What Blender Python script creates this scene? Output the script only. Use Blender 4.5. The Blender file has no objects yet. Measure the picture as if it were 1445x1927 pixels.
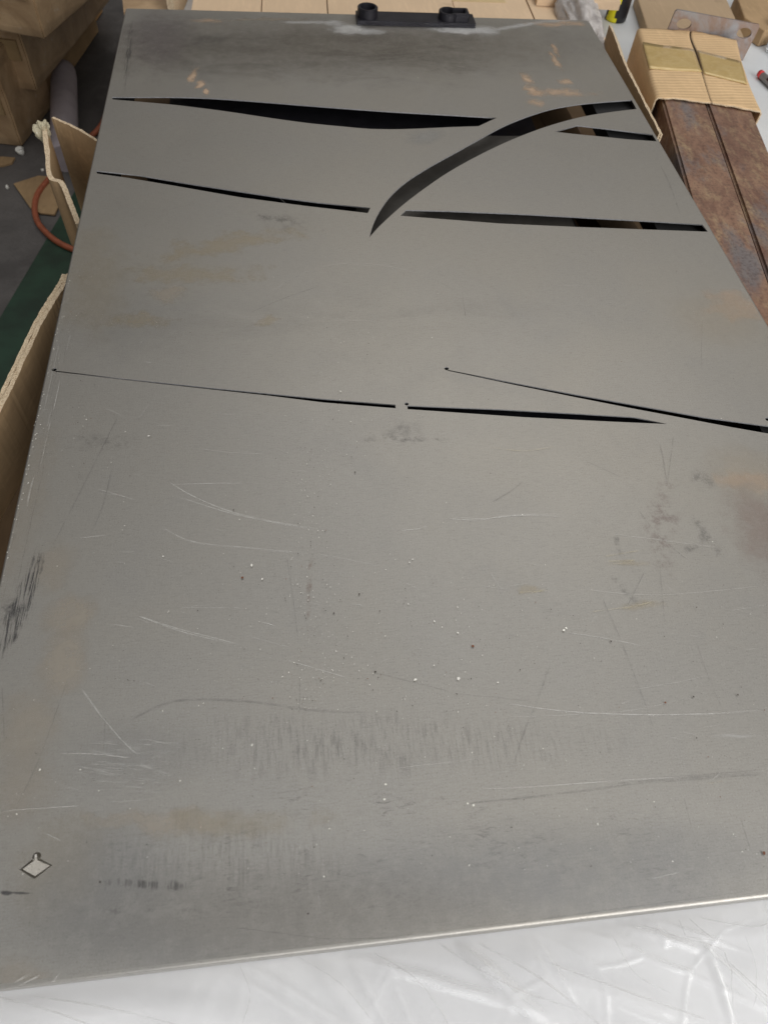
import bpy, bmesh, math, random
from mathutils import Vector, Matrix, noise
random.seed(7)
sc = bpy.context.scene
C = sc.collection

# ------------------------------------------------------------------ camera
CAMLOC = Vector((0.31643, -0.02397, 0.66694))
R3 = Matrix(((0.99256771, 0.05142925, -0.11029224),
             (-0.10396584, 0.82941081, -0.54887959),
             (0.06324911, 0.55626679, 0.82859327)))
FPX, CX, CY = 1328.66, 722.5, 963.5
cam_d = bpy.data.cameras.new('camera'); cam = bpy.data.objects.new('camera', cam_d); C.objects.link(cam)
cam.matrix_world = Matrix.Translation(CAMLOC) @ R3.to_4x4()
cam_d.sensor_fit = 'VERTICAL'; cam_d.sensor_height = 36; cam_d.lens = 24.822
cam_d.clip_start = 0.02; cam_d.clip_end = 200
cam_d.dof.use_dof = True; cam_d.dof.focus_distance = 0.88; cam_d.dof.aperture_fstop = 9.0
sc.camera = cam

# ------------------------------------------------------------------ light
w = bpy.data.worlds.new('World'); sc.world = w; w.use_nodes = True
nt = w.node_tree; nt.nodes.clear()
out = nt.nodes.new('ShaderNodeOutputWorld'); bg = nt.nodes.new('ShaderNodeBackground')
tc = nt.nodes.new('ShaderNodeTexCoord'); sx = nt.nodes.new('ShaderNodeSeparateXYZ')
nt.links.new(tc.outputs['Generated'], sx.inputs[0])
rz = nt.nodes.new('ShaderNodeValToRGB')
e = rz.color_ramp.elements
e[0].position = 0.0; e[0].color = (0.05, 0.047, 0.043, 1)
e[1].position = 1.0; e[1].color = (0.92, 0.93, 0.94, 1)
for p, c in ((0.30, (0.09, 0.08, 0.07, 1)), (0.50, (0.17, 0.155, 0.135, 1)), (0.66, (0.26, 0.25, 0.235, 1)), (0.85, (0.56, 0.56, 0.55, 1))):
    k = e.new(p); k.color = c
nt.links.new(sx.outputs[2], rz.inputs[0])
sd = nt.nodes.new('ShaderNodeMapRange'); nt.links.new(sx.outputs[0], sd.inputs[0])
for i_, v_ in enumerate((-1.0, 1.0, 0.38, 1.35)): sd.inputs[i_+1].default_value = v_
sm_ = nt.nodes.new('ShaderNodeVectorMath'); sm_.operation = 'SCALE'
nt.links.new(rz.outputs[0], sm_.inputs[0]); nt.links.new(sd.outputs[0], sm_.inputs['Scale'])
nt.links.new(sm_.outputs[0], bg.inputs[0]); bg.inputs[1].default_value = 0.9
nt.links.new(bg.outputs[0], out.inputs[0])

def area(name, loc, target, sx_, sy_, energy, col):
    l = bpy.data.lights.new(name, 'AREA'); l.shape = 'RECTANGLE'; l.size = sx_; l.size_y = sy_
    l.energy = energy; l.color = col
    o = bpy.data.objects.new(name, l); C.objects.link(o); o.location = loc
    o.rotation_euler = (Vector(target) - Vector(loc)).to_track_quat('-Z', 'Y').to_euler()
    return o
area('daylight_opening', (2.7, -1.9, 2.1), (0.7, 0.9, 0.0), 2.8, 2.2, 76, (1.0, 0.985, 0.96))
area('open_doorway', (1.3, -3.4, 1.25), (0.6, 0.4, -0.1), 4.2, 2.3, 72, (0.965, 0.98, 1.0))
area('ceiling_light', (1.6, 3.3, 3.2), (0.9, 2.0, 0.0), 3.6, 1.6, 16, (1.0, 0.97, 0.92))
sc.cycles.transparent_max_bounces = 40
sc.view_settings.view_transform = 'Standard'; sc.view_settings.look = 'None'
sc.view_settings.exposure = 0.40; sc.view_settings.gamma = 1.0

# ------------------------------------------------------------------ helpers
def P(x, y, z=0.0):
    """ground-plan point of a photo position on the horizontal level z"""
    d = R3 @ Vector(((x-CX)/FPX, -(y-CY)/FPX, -1.0))
    t = (CAMLOC.z - z)/-d.z
    return Vector((CAMLOC.x + d.x*t, CAMLOC.y + d.y*t, z))
def HZ(x, y, X, Y):
    """height seen at photo row y above plan point X,Y"""
    lo, hi = -1.0, 0.6
    for _ in range(50):
        m = (lo+hi)/2
        v = R3.transposed() @ (Vector((X, Y, m)) - CAMLOC)
        py = CY - v.y/-v.z*FPX
        if py > y: lo = m
        else: hi = m
    return (lo+hi)/2

def link(name, me, mats, parent=None):
    o = bpy.data.objects.new(name, me); C.objects.link(o)
    for m in (mats if isinstance(mats, (list, tuple)) else [mats]): me.materials.append(m)
    if parent: o.parent = parent
    return o
def obj(name, bm, mats, parent=None, smooth=False, bevel=0, seg=2):
    if bevel:
        bmesh.ops.bevel(bm, geom=[e for e in bm.edges if len(e.link_faces) == 2 and e.calc_face_angle(0) > 0.5],
                        offset=bevel, segments=seg, affect='EDGES', profile=0.5)
    if parent is not None and parent.type == 'EMPTY' :
        bmesh.ops.translate(bm, verts=bm.verts, vec=-parent.location)
    me = bpy.data.meshes.new(name); bm.to_mesh(me); bm.free()
    if smooth:
        for p in me.polygons: p.use_smooth = True
    return link(name, me, mats, parent)
def tag(o, label=None, cat=None, group=None, kind=None):
    if label: o['label'] = label
    if cat: o['category'] = cat
    if group: o['group'] = group
    if kind: o['kind'] = kind
    return o
def empty(name, loc, label, cat, group=None):
    o = bpy.data.objects.new(name, None); C.objects.link(o); o.location = loc
    o.empty_display_size = 0.05
    return tag(o, label, cat, group)
def prism(bm, pts, z0, z1, mi=0):
    """closed outline pts (xy) between two heights; z may be callables"""
    lo = [bm.verts.new((p[0], p[1], z0)) for p in pts]; hi = [bm.verts.new((p[0], p[1], z1)) for p in pts]
    fs = [bm.faces.new(lo[::-1]), bm.faces.new(hi)]
    n = len(pts)
    for i in range(n):
        fs.append(bm.faces.new((lo[i], lo[(i+1) % n], hi[(i+1) % n], hi[i])))
    for f in fs: f.material_index = mi
    return fs
def hexa(bm, a, mi=0):
    """box from 8 corners: 4 bottom ccw, 4 top ccw"""
    v = [bm.verts.new(p) for p in a]
    for q in ((3,2,1,0),(4,5,6,7),(0,1,5,4),(1,2,6,5),(2,3,7,6),(3,0,4,7)):
        bm.faces.new([v[i] for i in q]).material_index = mi
def obox(bm, c, ux, uy, lx, ly, z0, z1, mi=0):
    """box with corner c, horizontal unit axes ux, uy"""
    p = [Vector((c[0], c[1])), Vector((c[0], c[1]))+ux*lx, Vector((c[0], c[1]))+ux*lx+uy*ly, Vector((c[0], c[1]))+uy*ly]
    hexa(bm, [(q.x, q.y, z0) for q in p] + [(q.x, q.y, z1) for q in p], mi)
def tube(bm, pts, r, n=12, caps=True, mi=0):
    rings = []
    for i, p in enumerate(pts):
        p = Vector(p)
        t = (Vector(pts[min(i+1, len(pts)-1)]) - Vector(pts[max(i-1, 0)])).normalized()
        a = t.cross(Vector((0, 0, 1)));
        if a.length < 1e-4: a = Vector((1, 0, 0))
        a.normalize(); b = a.cross(t)
        rr = r(i/(len(pts)-1)) if callable(r) else r
        rings.append([bm.verts.new(p + (a*math.cos(k*math.tau/n) + b*math.sin(k*math.tau/n))*rr) for k in range(n)])
    for i in range(len(rings)-1):
        for k in range(n):
            f = bm.faces.new((rings[i][k], rings[i][(k+1) % n], rings[i+1][(k+1) % n], rings[i+1][k])); f.smooth = True; f.material_index = mi
    if caps:
        bm.faces.new(rings[0][::-1]).material_index = mi; bm.faces.new(rings[-1]).material_index = mi
def catmull(pts, n=8):
    out = []
    m = len(pts)
    for i in range(m-1):
        p0, p1, p2, p3 = pts[max(i-1, 0)], pts[i], pts[i+1], pts[min(i+2, m-1)]
        for k in range(n):
            t = k/n
            out.append(tuple(0.5*((2*p1[j]) + (-p0[j]+p2[j])*t + (2*p0[j]-5*p1[j]+4*p2[j]-p3[j])*t*t + (-p0[j]+3*p1[j]-3*p2[j]+p3[j])*t**3) for j in range(len(p1))))
    out.append(tuple(pts[-1]))
    return out

# ------------------------------------------------------------------ materials
class NM:
    def __init__(s, name):
        s.m = bpy.data.materials.new(name); s.m.use_nodes = True
        s.t = s.m.node_tree; s.b = s.t.nodes['Principled BSDF']; s.o = s.t.nodes['Material Output']
        s.tc = s.n('ShaderNodeTexCoord'); s.co = s.tc.outputs['Object']
    def n(s, k, **kw):
        x = s.t.nodes.new(k)
        for a, v in kw.items(): setattr(x, a, v)
        return x
    def l(s, a, b): s.t.links.new(a, b)
    def scale(s, v, rot=(0,0,0), co=None):
        mp = s.n('ShaderNodeMapping'); s.l(co or s.co, mp.inputs[0])
        mp.inputs['Scale'].default_value = v; mp.inputs['Rotation'].default_value = rot
        return mp.outputs[0]
    def noise(s, sc_, det=4, rough=0.55, co=None, dist=0.0):
        x = s.n('ShaderNodeTexNoise'); s.l(co or s.co, x.inputs['Vector'])
        x.inputs['Scale'].default_value = sc_; x.inputs['Detail'].default_value = det
        x.inputs['Roughness'].default_value = rough; x.inputs['Distortion'].default_value = dist
        return x.outputs[0]
    def rng(s, v, a, b, c=0.0, d=1.0, smooth=True):
        x = s.n('ShaderNodeMapRange'); x.interpolation_type = 'SMOOTHSTEP' if smooth else 'LINEAR'
        s.l(v, x.inputs[0])
        for i, q in enumerate((a, b, c, d)): x.inputs[i+1].default_value = q
        return x.outputs[0]
    def mul(s, a, b, op='MULTIPLY'):
        x = s.n('ShaderNodeMath', operation=op)
        for i, q in enumerate((a, b)):
            if isinstance(q, (int, float)): x.inputs[i].default_value = q
            else: s.l(q, x.inputs[i])
        return x.outputs[0]
    def mix(s, f, a, b, mode='MIX'):
        x = s.n('ShaderNodeMix', data_type='RGBA', blend_type=mode)
        if isinstance(f, (int, float)): x.inputs[0].default_value = f
        else: s.l(f, x.inputs[0])
        for i, q in ((6, a), (7, b)):
            if isinstance(q, tuple): x.inputs[i].default_value = (*q[:3], 1)
            else: s.l(q, x.inputs[i])
        return x.outputs[2]
    def bump(s, h, strength=0.3, dist=0.001, prev=None):
        x = s.n('ShaderNodeBump'); s.l(h, x.inputs['Height'])
        x.inputs['Strength'].default_value = strength; x.inputs['Distance'].default_value = dist
        if prev: s.l(prev, x.inputs['Normal'])
        return x.outputs[0]
    def set(s, **kw):
        for k, v in kw.items():
            i = s.b.inputs[k.replace('_', ' ')]
            if isinstance(v, (int, float)): i.default_value = v
            elif isinstance(v, tuple): i.default_value = (*v[:3], 1)
            else: s.l(v, i)
        return s

def mat_simple(name, col, rough=0.6, metal=0.0, var=0.15, scale=20, bump=0.0):
    m = NM(name)
    n1 = m.noise(scale, 5)
    c = m.mix(m.rng(n1, 0.3, 0.7), tuple(x*(1-var) for x in col), tuple(min(1, x*(1+var)) for x in col))
    m.set(Base_Color=c, Roughness=rough, Metallic=metal)
    if bump: m.set(Normal=m.bump(m.noise(scale*6, 4), bump, 0.001))
    return m.m

def mat_cardboard(name, col=(0.50, 0.34, 0.19), ribs=None, gloss=0.75, ribrot=0.0, dark=0.7):
    m = NM(name)
    big = m.noise(5, 4, co=m.scale((1, 1, 1)))
    fib = m.noise(90, 5, 0.7, co=m.scale((1, 0.15, 1)))
    c = m.mix(m.rng(big, 0.3, 0.75), tuple(x*dark for x in col), col)
    c = m.mix(m.mul(m.rng(fib, 0.45, 0.75), 0.35), c, tuple(min(1, x*1.25) for x in col))
    st = m.noise(14, 5, 0.65)
    c = m.mix(m.mul(m.rng(st, 0.58, 0.72), 0.35), c, tuple(x*0.5 for x in col))
    m.set(Base_Color=c, Roughness=gloss, Specular_IOR_Level=0.25)
    nrm = m.bump(fib, 0.25, 0.0006)
    if ribs:
        wv = m.n('ShaderNodeTexWave', wave_type='BANDS', bands_direction='Y')
        m.l(m.scale((1, 1, 1), (0, 0, ribrot)), wv.inputs[0]); wv.inputs['Scale'].default_value = ribs
        wv.inputs['Distortion'].default_value = 1.6; wv.inputs['Detail'].default_value = 1
        c2 = m.mix(m.mul(m.rng(wv.outputs[1], 0.15, 0.6, 1, 0), 0.16), c, tuple(x*0.62 for x in col))
        m.set(Base_Color=c2)
        nrm = m.bump(wv.outputs[1], 0.35, 0.002, nrm)
    m.set(Normal=nrm)
    return m.m

def mat_edge(name='corrugated_edge'):
    m = NM(name)
    wv = m.noise(420, 3, 0.8)
    c = m.mix(m.rng(wv, 0.32, 0.56), (0.42, 0.28, 0.16), (0.74, 0.60, 0.42))
    m.set(Base_Color=c, Roughness=0.85, Normal=m.bump(wv, 0.8, 0.002))
    return m.m

def mat_rust(name, seed=0.0):
    m = NM(name)
    co = m.scale((1, 0.45, 1), (0.0, 0.0, seed))
    a = m.noise(14, 8, 0.7, co=co, dist=0.5); b = m.noise(34, 8, 0.75, co=co); c_ = m.noise(160, 4, 0.7)
    ad = m.n('ShaderNodeVectorMath', operation='ADD'); m.l(co, ad.inputs[0]); ad.inputs[1].default_value = (3.1+seed, 1.7, 0.4)
    d_ = m.noise(11, 7, 0.7, co=ad.outputs[0], dist=0.3)
    base = m.mix(m.rng(a, 0.35, 0.65), (0.155, 0.078, 0.052), (0.27, 0.155, 0.10))
    base = m.mix(m.mul(m.rng(b, 0.46, 0.72), 0.75), base, (0.40, 0.285, 0.165))
    base = m.mix(m.mul(m.rng(d_, 0.47, 0.66), 0.8), base, (0.21, 0.20, 0.205))
    ad2 = m.n('ShaderNodeVectorMath', operation='ADD'); m.l(co, ad2.inputs[0]); ad2.inputs[1].default_value = (7.1, 4.7+seed, 0.4)
    e_ = m.noise(24, 8, 0.75, co=ad2.outputs[0])
    base = m.mix(m.mul(m.rng(e_, 0.58, 0.70), 0.6), base, (0.38, 0.19, 0.09))
    base = m.mix(m.mul(m.rng(c_, 0.45, 0.7), 0.5), base, (0.05, 0.028, 0.024))
    m.set(Base_Color=base, Roughness=m.rng(b, 0.3, 0.7, 0.75, 0.42), Metallic=m.rng(d_, 0.5, 0.64, 0.05, 0.5),
          Normal=m.bump(c_, 0.5, 0.0008, m.bump(b, 0.35, 0.001)))
    return m.m

def metal_base(name, smudges=(), extra=True, tone=1.0, metal=0.85):
    """bare cold-rolled steel; smudges = list of (x,y,rx,ry,rot,colour,strength,softness,noise)"""
    m = NM(name)
    cloud = m.noise(3.2, 3, 0.6, dist=0.4); cloud2 = m.noise(9, 4, 0.65, dist=0.8)
    c = m.mix(m.rng(cloud, 0.3, 0.7), (0.358*tone, 0.342*tone, 0.318*tone), (0.372*tone, 0.350*tone, 0.315*tone))
    c = m.mix(m.mul(m.rng(cloud2, 0.5, 0.8), 0.22), c, (0.30*tone, 0.295*tone, 0.295*tone))
    # rolling grain, running along the length of the sheet, and across it
    g1 = m.noise(1.0, 3, 0.8, co=m.scale((900, 60, 1))); g2 = m.noise(1.0, 3, 0.8, co=m.scale((70, 700, 1)))
    c = m.mix(m.mul(m.rng(g1, 0.3, 0.7), 0.32), c, (0.42*tone, 0.41*tone, 0.385*tone))
    c = m.mix(m.mul(m.rng(g2, 0.45, 0.75), 0.30), c, (0.20*tone, 0.195*tone, 0.185*tone))
    # fine pitting
    pt = m.noise(620, 3, 0.7)
    c = m.mix(m.mul(m.rng(pt, 0.56, 0.74), 0.55), c, (0.13, 0.12, 0.105))
    c = m.mix(m.mul(m.rng(pt, 0.44, 0.26), 0.40), c, (0.60, 0.58, 0.55))
    rough = m.rng(cloud2, 0.2, 0.8, 0.43, 0.47)
    m.set(Base_Color=c, Roughness=rough, Metallic=metal, Specular_IOR_Level=0.4)
    wav = m.noise(1.0, 2, 0.5, co=m.scale((2.2, 3.0, 1)))
    nb = m.bump(wav, 0.05, 0.02)
    nb = m.bump(g1, 0.05, 0.0004, nb)
    m.set(Normal=m.bump(m.noise(420, 3, 0.6), 0.10, 0.0004, nb))
    return m.m

def mat_stain(kd=None):
    m = NM('steel_stain')
    ca = m.n('ShaderNodeAttribute', attribute_name='tint'); cb = m.n('ShaderNodeAttribute', attribute_name='shape')
    sp = m.n('ShaderNodeSeparateColor'); m.l(cb.outputs['Color'], sp.inputs[0])
    soft, nz, _b = sp.outputs
    st = ca.outputs['Alpha']
    dn = m.n('ShaderNodeTexNoise'); m.l(m.co, dn.inputs['Vector'])
    dn.inputs['Scale'].default_value = 24; dn.inputs['Detail'].default_value = 4; dn.inputs['Roughness'].default_value = 0.68
    sb = m.n('ShaderNodeVectorMath', operation='SUBTRACT'); m.l(dn.outputs['Color'], sb.inputs[0]); sb.inputs[1].default_value = (0.5, 0.5, 0.5)
    scn = m.n('ShaderNodeVectorMath', operation='SCALE'); m.l(sb.outputs[0], scn.inputs[0]); m.l(m.mul(nz, 4.0), scn.inputs['Scale'])
    ad = m.n('ShaderNodeVectorMath', operation='ADD'); m.l(m.tc.outputs['UV'], ad.inputs[0]); m.l(scn.outputs[0], ad.inputs[1])
    fl = m.n('ShaderNodeVectorMath', operation='MULTIPLY'); m.l(ad.outputs[0], fl.inputs[0]); fl.inputs[1].default_value = (1, 1, 0)
    ln = m.n('ShaderNodeVectorMath', operation='LENGTH'); m.l(fl.outputs[0], ln.inputs[0])
    mr = m.n('ShaderNodeMapRange', interpolation_type='SMOOTHSTEP'); m.l(ln.outputs['Value'], mr.inputs[0])
    m.l(m.mul(1.0, soft, 'SUBTRACT'), mr.inputs[1]); m.l(m.mul(m.mul(soft, 0.6), 1.0, 'ADD'), mr.inputs[2]); mr.inputs[3].default_value = 1; mr.inputs[4].default_value = 0
    f = {None: lambda: 1.0,
         'streak': lambda: m.rng(m.noise(1.0, 4, 0.65, co=m.scale((300, 40, 1))), 0.42, 0.72),
         'blot': lambda: m.rng(m.noise(60, 5, 0.75), 0.42, 0.66),
         'tick': lambda: m.mul(m.rng(m.noise(1.0, 5, 0.75, dist=.6, co=m.scale((70, 240, 1), (0, 0, 0.5))), 0.50, 0.80), m.rng(m.noise(14, 3, .6), .42, .62)),
         'smear': lambda: m.rng(m.noise(1.0, 6, 0.7, dist=1.2, co=m.scale((5, 13, 1), (0, 0, 0.12))), 0.40, 0.70),
         'fine': lambda: m.rng(m.noise(1.0, 4, 0.65, co=m.scale((520, 24, 1), (0, 0, 0.03))), 0.45, 0.62)}[kd]()
    mott = 1.0 if kd else m.rng(m.noise(60, 3, .7), .3, .6, .7, 1)
    g1 = m.noise(1.0, 5, 0.7, co=m.scale((900, 60, 1)))
    col = m.mix(m.mul(m.rng(g1, 0.3, 0.7), 0.15), ca.outputs['Color'], (.5, .48, .45))
    m.set(Base_Color=col, Roughness=.46, Metallic=_b, Specular_IOR_Level=0.4, Alpha=m.mul(m.mul(m.mul(mr.outputs[0], st), f), mott))
    return m.m
# ---- smudges placed in photo positions, converted to sheet coordinates
def SM(px, py, rxp, ryp, col, st, soft=0.6, nz=0.02, rot=0.0, kind=None):
    c = P(px, py); ax_ = P(px+rxp, py) - c; ay_ = P(px, py-ryp) - c
    return (c.x, c.y, ax_.length, ay_.length, math.atan2(ax_.y, ax_.x)+rot, col, st, soft, nz) + ((kind,) if kind else ())
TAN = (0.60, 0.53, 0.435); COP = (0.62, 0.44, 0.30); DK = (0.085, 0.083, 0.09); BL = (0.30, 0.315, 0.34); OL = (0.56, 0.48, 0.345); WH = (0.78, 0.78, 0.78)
smud = [
 SM(130,1155,52,38,TAN,0.47,.5,.010), SM(118,1245,50,60,TAN,0.47,.5,.010), SM(55,1370,60,60,TAN,0.38,.7,.010), SM(100,1065,40,40,TAN,0.33,.6,.010),
 SM(45,950,40,150,TAN,0.24,.8,.010), SM(40,1480,60,60,TAN,0.33,.8,.010),
 SM(320,550,28,16,TAN,.45,.6,.02), SM(260,600,60,14,OL,.45,.7,.03), SM(430,460,130,16,OL,.42,.7,.04,.25), SM(360,515,120,14,OL,.35,.7,.04),
 SM(500,605,20,9,OL,.4,.6), SM(180,560,60,60,OL,.25,.9), SM(170,480,60,50,OL,.2,.9,.03),
 SM(1385,578,50,24,COP,.35,.6), SM(1350,600,80,40,TAN,0.28,.8,.010), SM(1410,895,70,45,TAN,0.40,.8,.010), SM(1440,1000,60,70,(.42,.31,.27),.35,.8), SM(1400,905,50,14,COP,.25,.7),
 SM(300,1545,150,22,TAN,.45,.6,.02,-.02), SM(470,1545,130,22,OL,.25,.8,.01), SM(110,1620,90,90,OL,.2,.9), SM(30,1850,60,40,TAN,0.28,.8,.010),
 SM(200,1660,140,110,BL,.2,.95,.004), SM(250,1420,120,60,BL,.15,.95,.004), SM(1100,1620,380,70,BL,.25,.95,.004),
 SM(262,600,120,60,BL,.10,.9),
 # copper scrapes near the far end
 SM(362,143,7,14,COP,.80,0.70,0.011,-.3), SM(376,158,10,8,COP,.80,0.75,0.011), SM(389,173,7,4,COP,.80,0.65,0.006), SM(1043,92,5,9,COP,.80,0.75,0.011), SM(1043,112,6,12,COP,.80,0.75,0.014), SM(992,150,9,10,COP,.80,0.75,0.017),
 SM(1003,172,15,9,COP,.75,0.85,0.021), SM(1064,155,12,5,COP,.8,0.85,0.017), SM(1055,175,50,6,COP,.6,0.95,0.028), SM(1010,196,12,6,COP,.6,0.95,0.014), SM(1052,44,50,5,COP,.55,0.95,0.014), SM(395,39,28,3,COP,.5,0.85,0.014), SM(500,36,60,3,TAN,.5,.6,.02),
 # ground white patches and swirls beside the pivot
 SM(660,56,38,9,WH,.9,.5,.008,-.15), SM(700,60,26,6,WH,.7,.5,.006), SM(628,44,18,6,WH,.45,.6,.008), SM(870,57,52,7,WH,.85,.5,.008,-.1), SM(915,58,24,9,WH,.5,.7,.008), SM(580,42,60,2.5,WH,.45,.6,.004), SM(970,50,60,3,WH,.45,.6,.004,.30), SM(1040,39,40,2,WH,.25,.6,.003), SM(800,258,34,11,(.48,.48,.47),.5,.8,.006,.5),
 SM(560,100,300,42,(.17,.16,.145),.24,.8,.03,.1,'smear'), SM(800,115,200,40,(.17,.16,.145),.22,.8,.03,.1,'smear'), SM(640,85,420,48,(.20,.17,.13),.35,.9,.02), SM(300,70,60,50,(.24,.20,.22),.35,.9,.02), SM(640,605,380,42,(.24,.235,.23),.10,.9,.02,.1,'smear'),
 SM(1100,1700,430,60,(.40,.41,.43),.2,.9,.003,-.09), SM(330,1790,300,50,(.36,.365,.37),.15,.9,.003,-.09),
 # dark scuffs
 SM(45,1130,14,70,DK,.75,.6,.006,0,'fine'), SM(62,1110,8,50,DK,.8,.5,.004,0,'fine'), SM(18,1190,14,60,DK,.65,.6,.006,0,'fine'), SM(28,1150,20,30,DK,.5,.6,.006,0,'blot'),
 SM(755,812,40,22,DK,.24,.9,.012,0,'blot'), SM(740,828,60,5,DK,.3,.7,.006,0,'blot'), SM(545,420,40,16,DK,.22,.9,.012,0,'blot'), SM(505,410,30,7,DK,.4,.8,.008,-.4,'blot'),
 SM(190,832,70,12,DK,.18,.8,.008,0,'blot'), SM(380,75,60,12,DK,.22,.8,.01,0,'smear'), SM(243,95,6,48,DK,.45,.6,.002,0,'fine'), SM(219,22,5,6,DK,.4,.6,.003),
 SM(1325,1005,14,38,DK,.32,.6,.010,.2,'blot'), SM(1300,1030,18,8,DK,.25,.6,.006,0,'blot'), SM(1160,1020,5,32,DK,.35,.6,.003,-.1,'blot'), SM(1175,1110,8,30,DK,.25,.6,.004,.6,'blot'), SM(1320,900,22,18,DK,.22,.7,.008,0,'blot'),
 SM(10,1680,14,4,DK,.7,.6,.002), SM(45,1680,24,2.5,DK,.6,.6,.002),
 SM(760,1390,380,50,DK,.15,.7,.01,-.03,'streak'), SM(560,1430,220,40,DK,.12,.7,.01,0,'streak'), SM(1000,1540,600,40,DK,.5,.7,.01,-.09,'tick'), SM(1000,1610,700,60,DK,.34,.7,.01,-.09,'tick'),
 SM(420,1620,260,80,DK,.34,.7,.02,0,'tick'), SM(420,1600,230,70,DK,.14,.7,.02,0,'streak'), SM(270,1664,70,9,DK,.6,.6,.004,-.02,'streak'),
 SM(560,1720,420,90,(.23,.215,.195),.3,.95,.003), SM(700,1700,700,60,DK,.22,.8,.004,-.09,'tick'), SM(300,1715,120,5,DK,.3,.7,.004,0,'blot'), SM(1390,1385,60,3,WH,.2,.7,.004),
 SM(340,1410,90,45,WH,.18,.8,.01,-.1,'tick'), SM(1180,1060,34,6,OL,.25,.6,.004), SM(1000,1110,30,8,OL,.3,.6,.006), SM(1200,1140,50,8,OL,.28,.7,.006,.05), SM(1245,990,26,70,(.36,.29,.27),.5,.8,.012,-.3,'blot'), SM(583,1090,5,60,(.34,.24,.20),.5,.7,.004,0,'blot'),
]
M = {}
M['steel'] = metal_base('bare_steel')
M['steel_plain'] = metal_base('bare_steel_plain')
M['card'] = mat_cardboard('cardboard')
M['card_light'] = mat_cardboard('cardboard_light', (0.74, 0.55, 0.37), dark=0.9)
M['card_dark'] = mat_cardboard('cardboard_brown', (0.42, 0.28, 0.15))
M['card_shade'] = mat_cardboard('cardboard_shade', (0.17, 0.11, 0.06))  # cardboard brown darkened to stand for the shade under the panel
M['card_deep_shade'] = mat_cardboard('cardboard_shaded_brown', (0.09, 0.06, 0.035))  # darkest cardboard copy, deep shade below the right slot put into the colour
M['card_rib'] = mat_cardboard('cardboard_ribbed', (0.72, 0.50, 0.28), ribs=26, dark=0.85)
M['edge'] = mat_edge()
M['rust_a'] = mat_rust('rust_a', 0.0); M['rust_b'] = mat_rust('rust_b', 0.9)
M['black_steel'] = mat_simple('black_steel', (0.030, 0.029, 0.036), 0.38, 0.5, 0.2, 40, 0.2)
M['slot_shade_black'] = mat_simple('slot_shade_black', (0.010, 0.010, 0.011), 0.8)  # black that stands for the shade at the slot ends

def mat_alpha(name, col, rough, metal, sc_, a0, a1, amax):
    m = NM(name)
    uv = m.tc.outputs['UV']
    s = m.n('ShaderNodeSeparateXYZ'); m.l(uv, s.inputs[0])
    v = m.mul(m.mul(s.outputs[1], 0.5, 'SUBTRACT'), 0, 'ADD')
    ab = m.n('ShaderNodeMath', operation='ABSOLUTE'); m.l(v, ab.inputs[0])
    ed = m.rng(ab.outputs[0], 0.12, 0.5, 1, 0)
    en = m.rng(s.outputs[0], 0.0, 0.10, 0, 1); en2 = m.rng(s.outputs[0], 0.80, 1.0, 1, 0)
    n1 = m.noise(sc_, 4, 0.7)
    a = m.mul(m.mul(m.mul(ed, en), en2), m.rng(n1, a0, a1, 0, amax))
    m.set(Base_Color=col, Roughness=rough, Metallic=metal, Alpha=a)
    return m.m
M['scratch_w'] = mat_alpha('bright_scratch', (0.76, 0.75, 0.72), 0.45, 0.2, 90, 0.25, 0.7, 0.5)
M['scratch_d'] = mat_alpha('dark_scratch', (0.08, 0.08, 0.085), 0.6, 0.0, 50, 0.25, 0.75, 0.21)
M['scratch_y'] = mat_alpha('brassy_scratch', (0.62, 0.55, 0.36), 0.5, 0.2, 90, 0.3, 0.7, 0.4)
M['chip_w'] = mat_simple('pale_chip', (0.78, 0.76, 0.70), 0.7)
M['chip_d'] = mat_simple('dark_fleck', (0.045, 0.035, 0.03), 0.8)
M['chip_r'] = mat_simple('rust_fleck', (0.16, 0.06, 0.03), 0.8)

# ------------------------------------------------------------------ setting: floor
FZ = -0.95; TZ = -0.16
def floor_mat():
    m = NM('worn_concrete')
    a = m.noise(1.3, 7, 0.65, dist=0.6); b = m.noise(9, 7, 0.7); g = m.noise(120, 4)
    c = m.mix(m.rng(a, 0.3, 0.7), (0.045, 0.041, 0.040), (0.118, 0.108, 0.103))
    c = m.mix(m.mul(m.rng(b, 0.45, 0.7), 0.45), c, (0.17, 0.155, 0.148))
    c = m.mix(m.mul(m.rng(g, 0.5, 0.7), 0.3), c, (0.04, 0.035, 0.03))
    m.set(Base_Color=c, Roughness=m.rng(b, 0.3, 0.7, 0.6, 0.85), Normal=m.bump(b, 0.2, 0.003))
    return m.m
bm = bmesh.new()
v = [bm.verts.new(p) for p in ((-9, -6, FZ), (9, -6, FZ), (9, 14, FZ), (-9, 14, FZ))]; bm.faces.new(v)
tag(obj('floor', bm, floor_mat()), kind='structure')
# green painted strip
bm = bmesh.new()
a, b_, c_, d_ = P(152, 385, FZ), P(0, 690, FZ), P(0, 600, FZ), P(125, 405, FZ)
dr = (P(0, 600, FZ) - P(118, 400, FZ)).normalized(); pn = Vector((-dr.y, dr.x, 0))
if pn.x < 0: pn = -pn
s0 = P(128, 385, FZ) - dr*0.9
q = [s0, s0 + dr*5.0, s0 + dr*5.0 + pn*0.30, s0 + pn*0.30]
vs = [bm.verts.new((p.x, p.y, FZ+0.004)) for p in q]; f = bm.faces.new(vs)
if f.normal.z < 0: f.normal_flip()
tag(obj('floor_line', bm, mat_simple('green_floor_paint', (0.012, 0.040, 0.022), 0.55, 0, 0.35, 8)), kind='structure')

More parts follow.
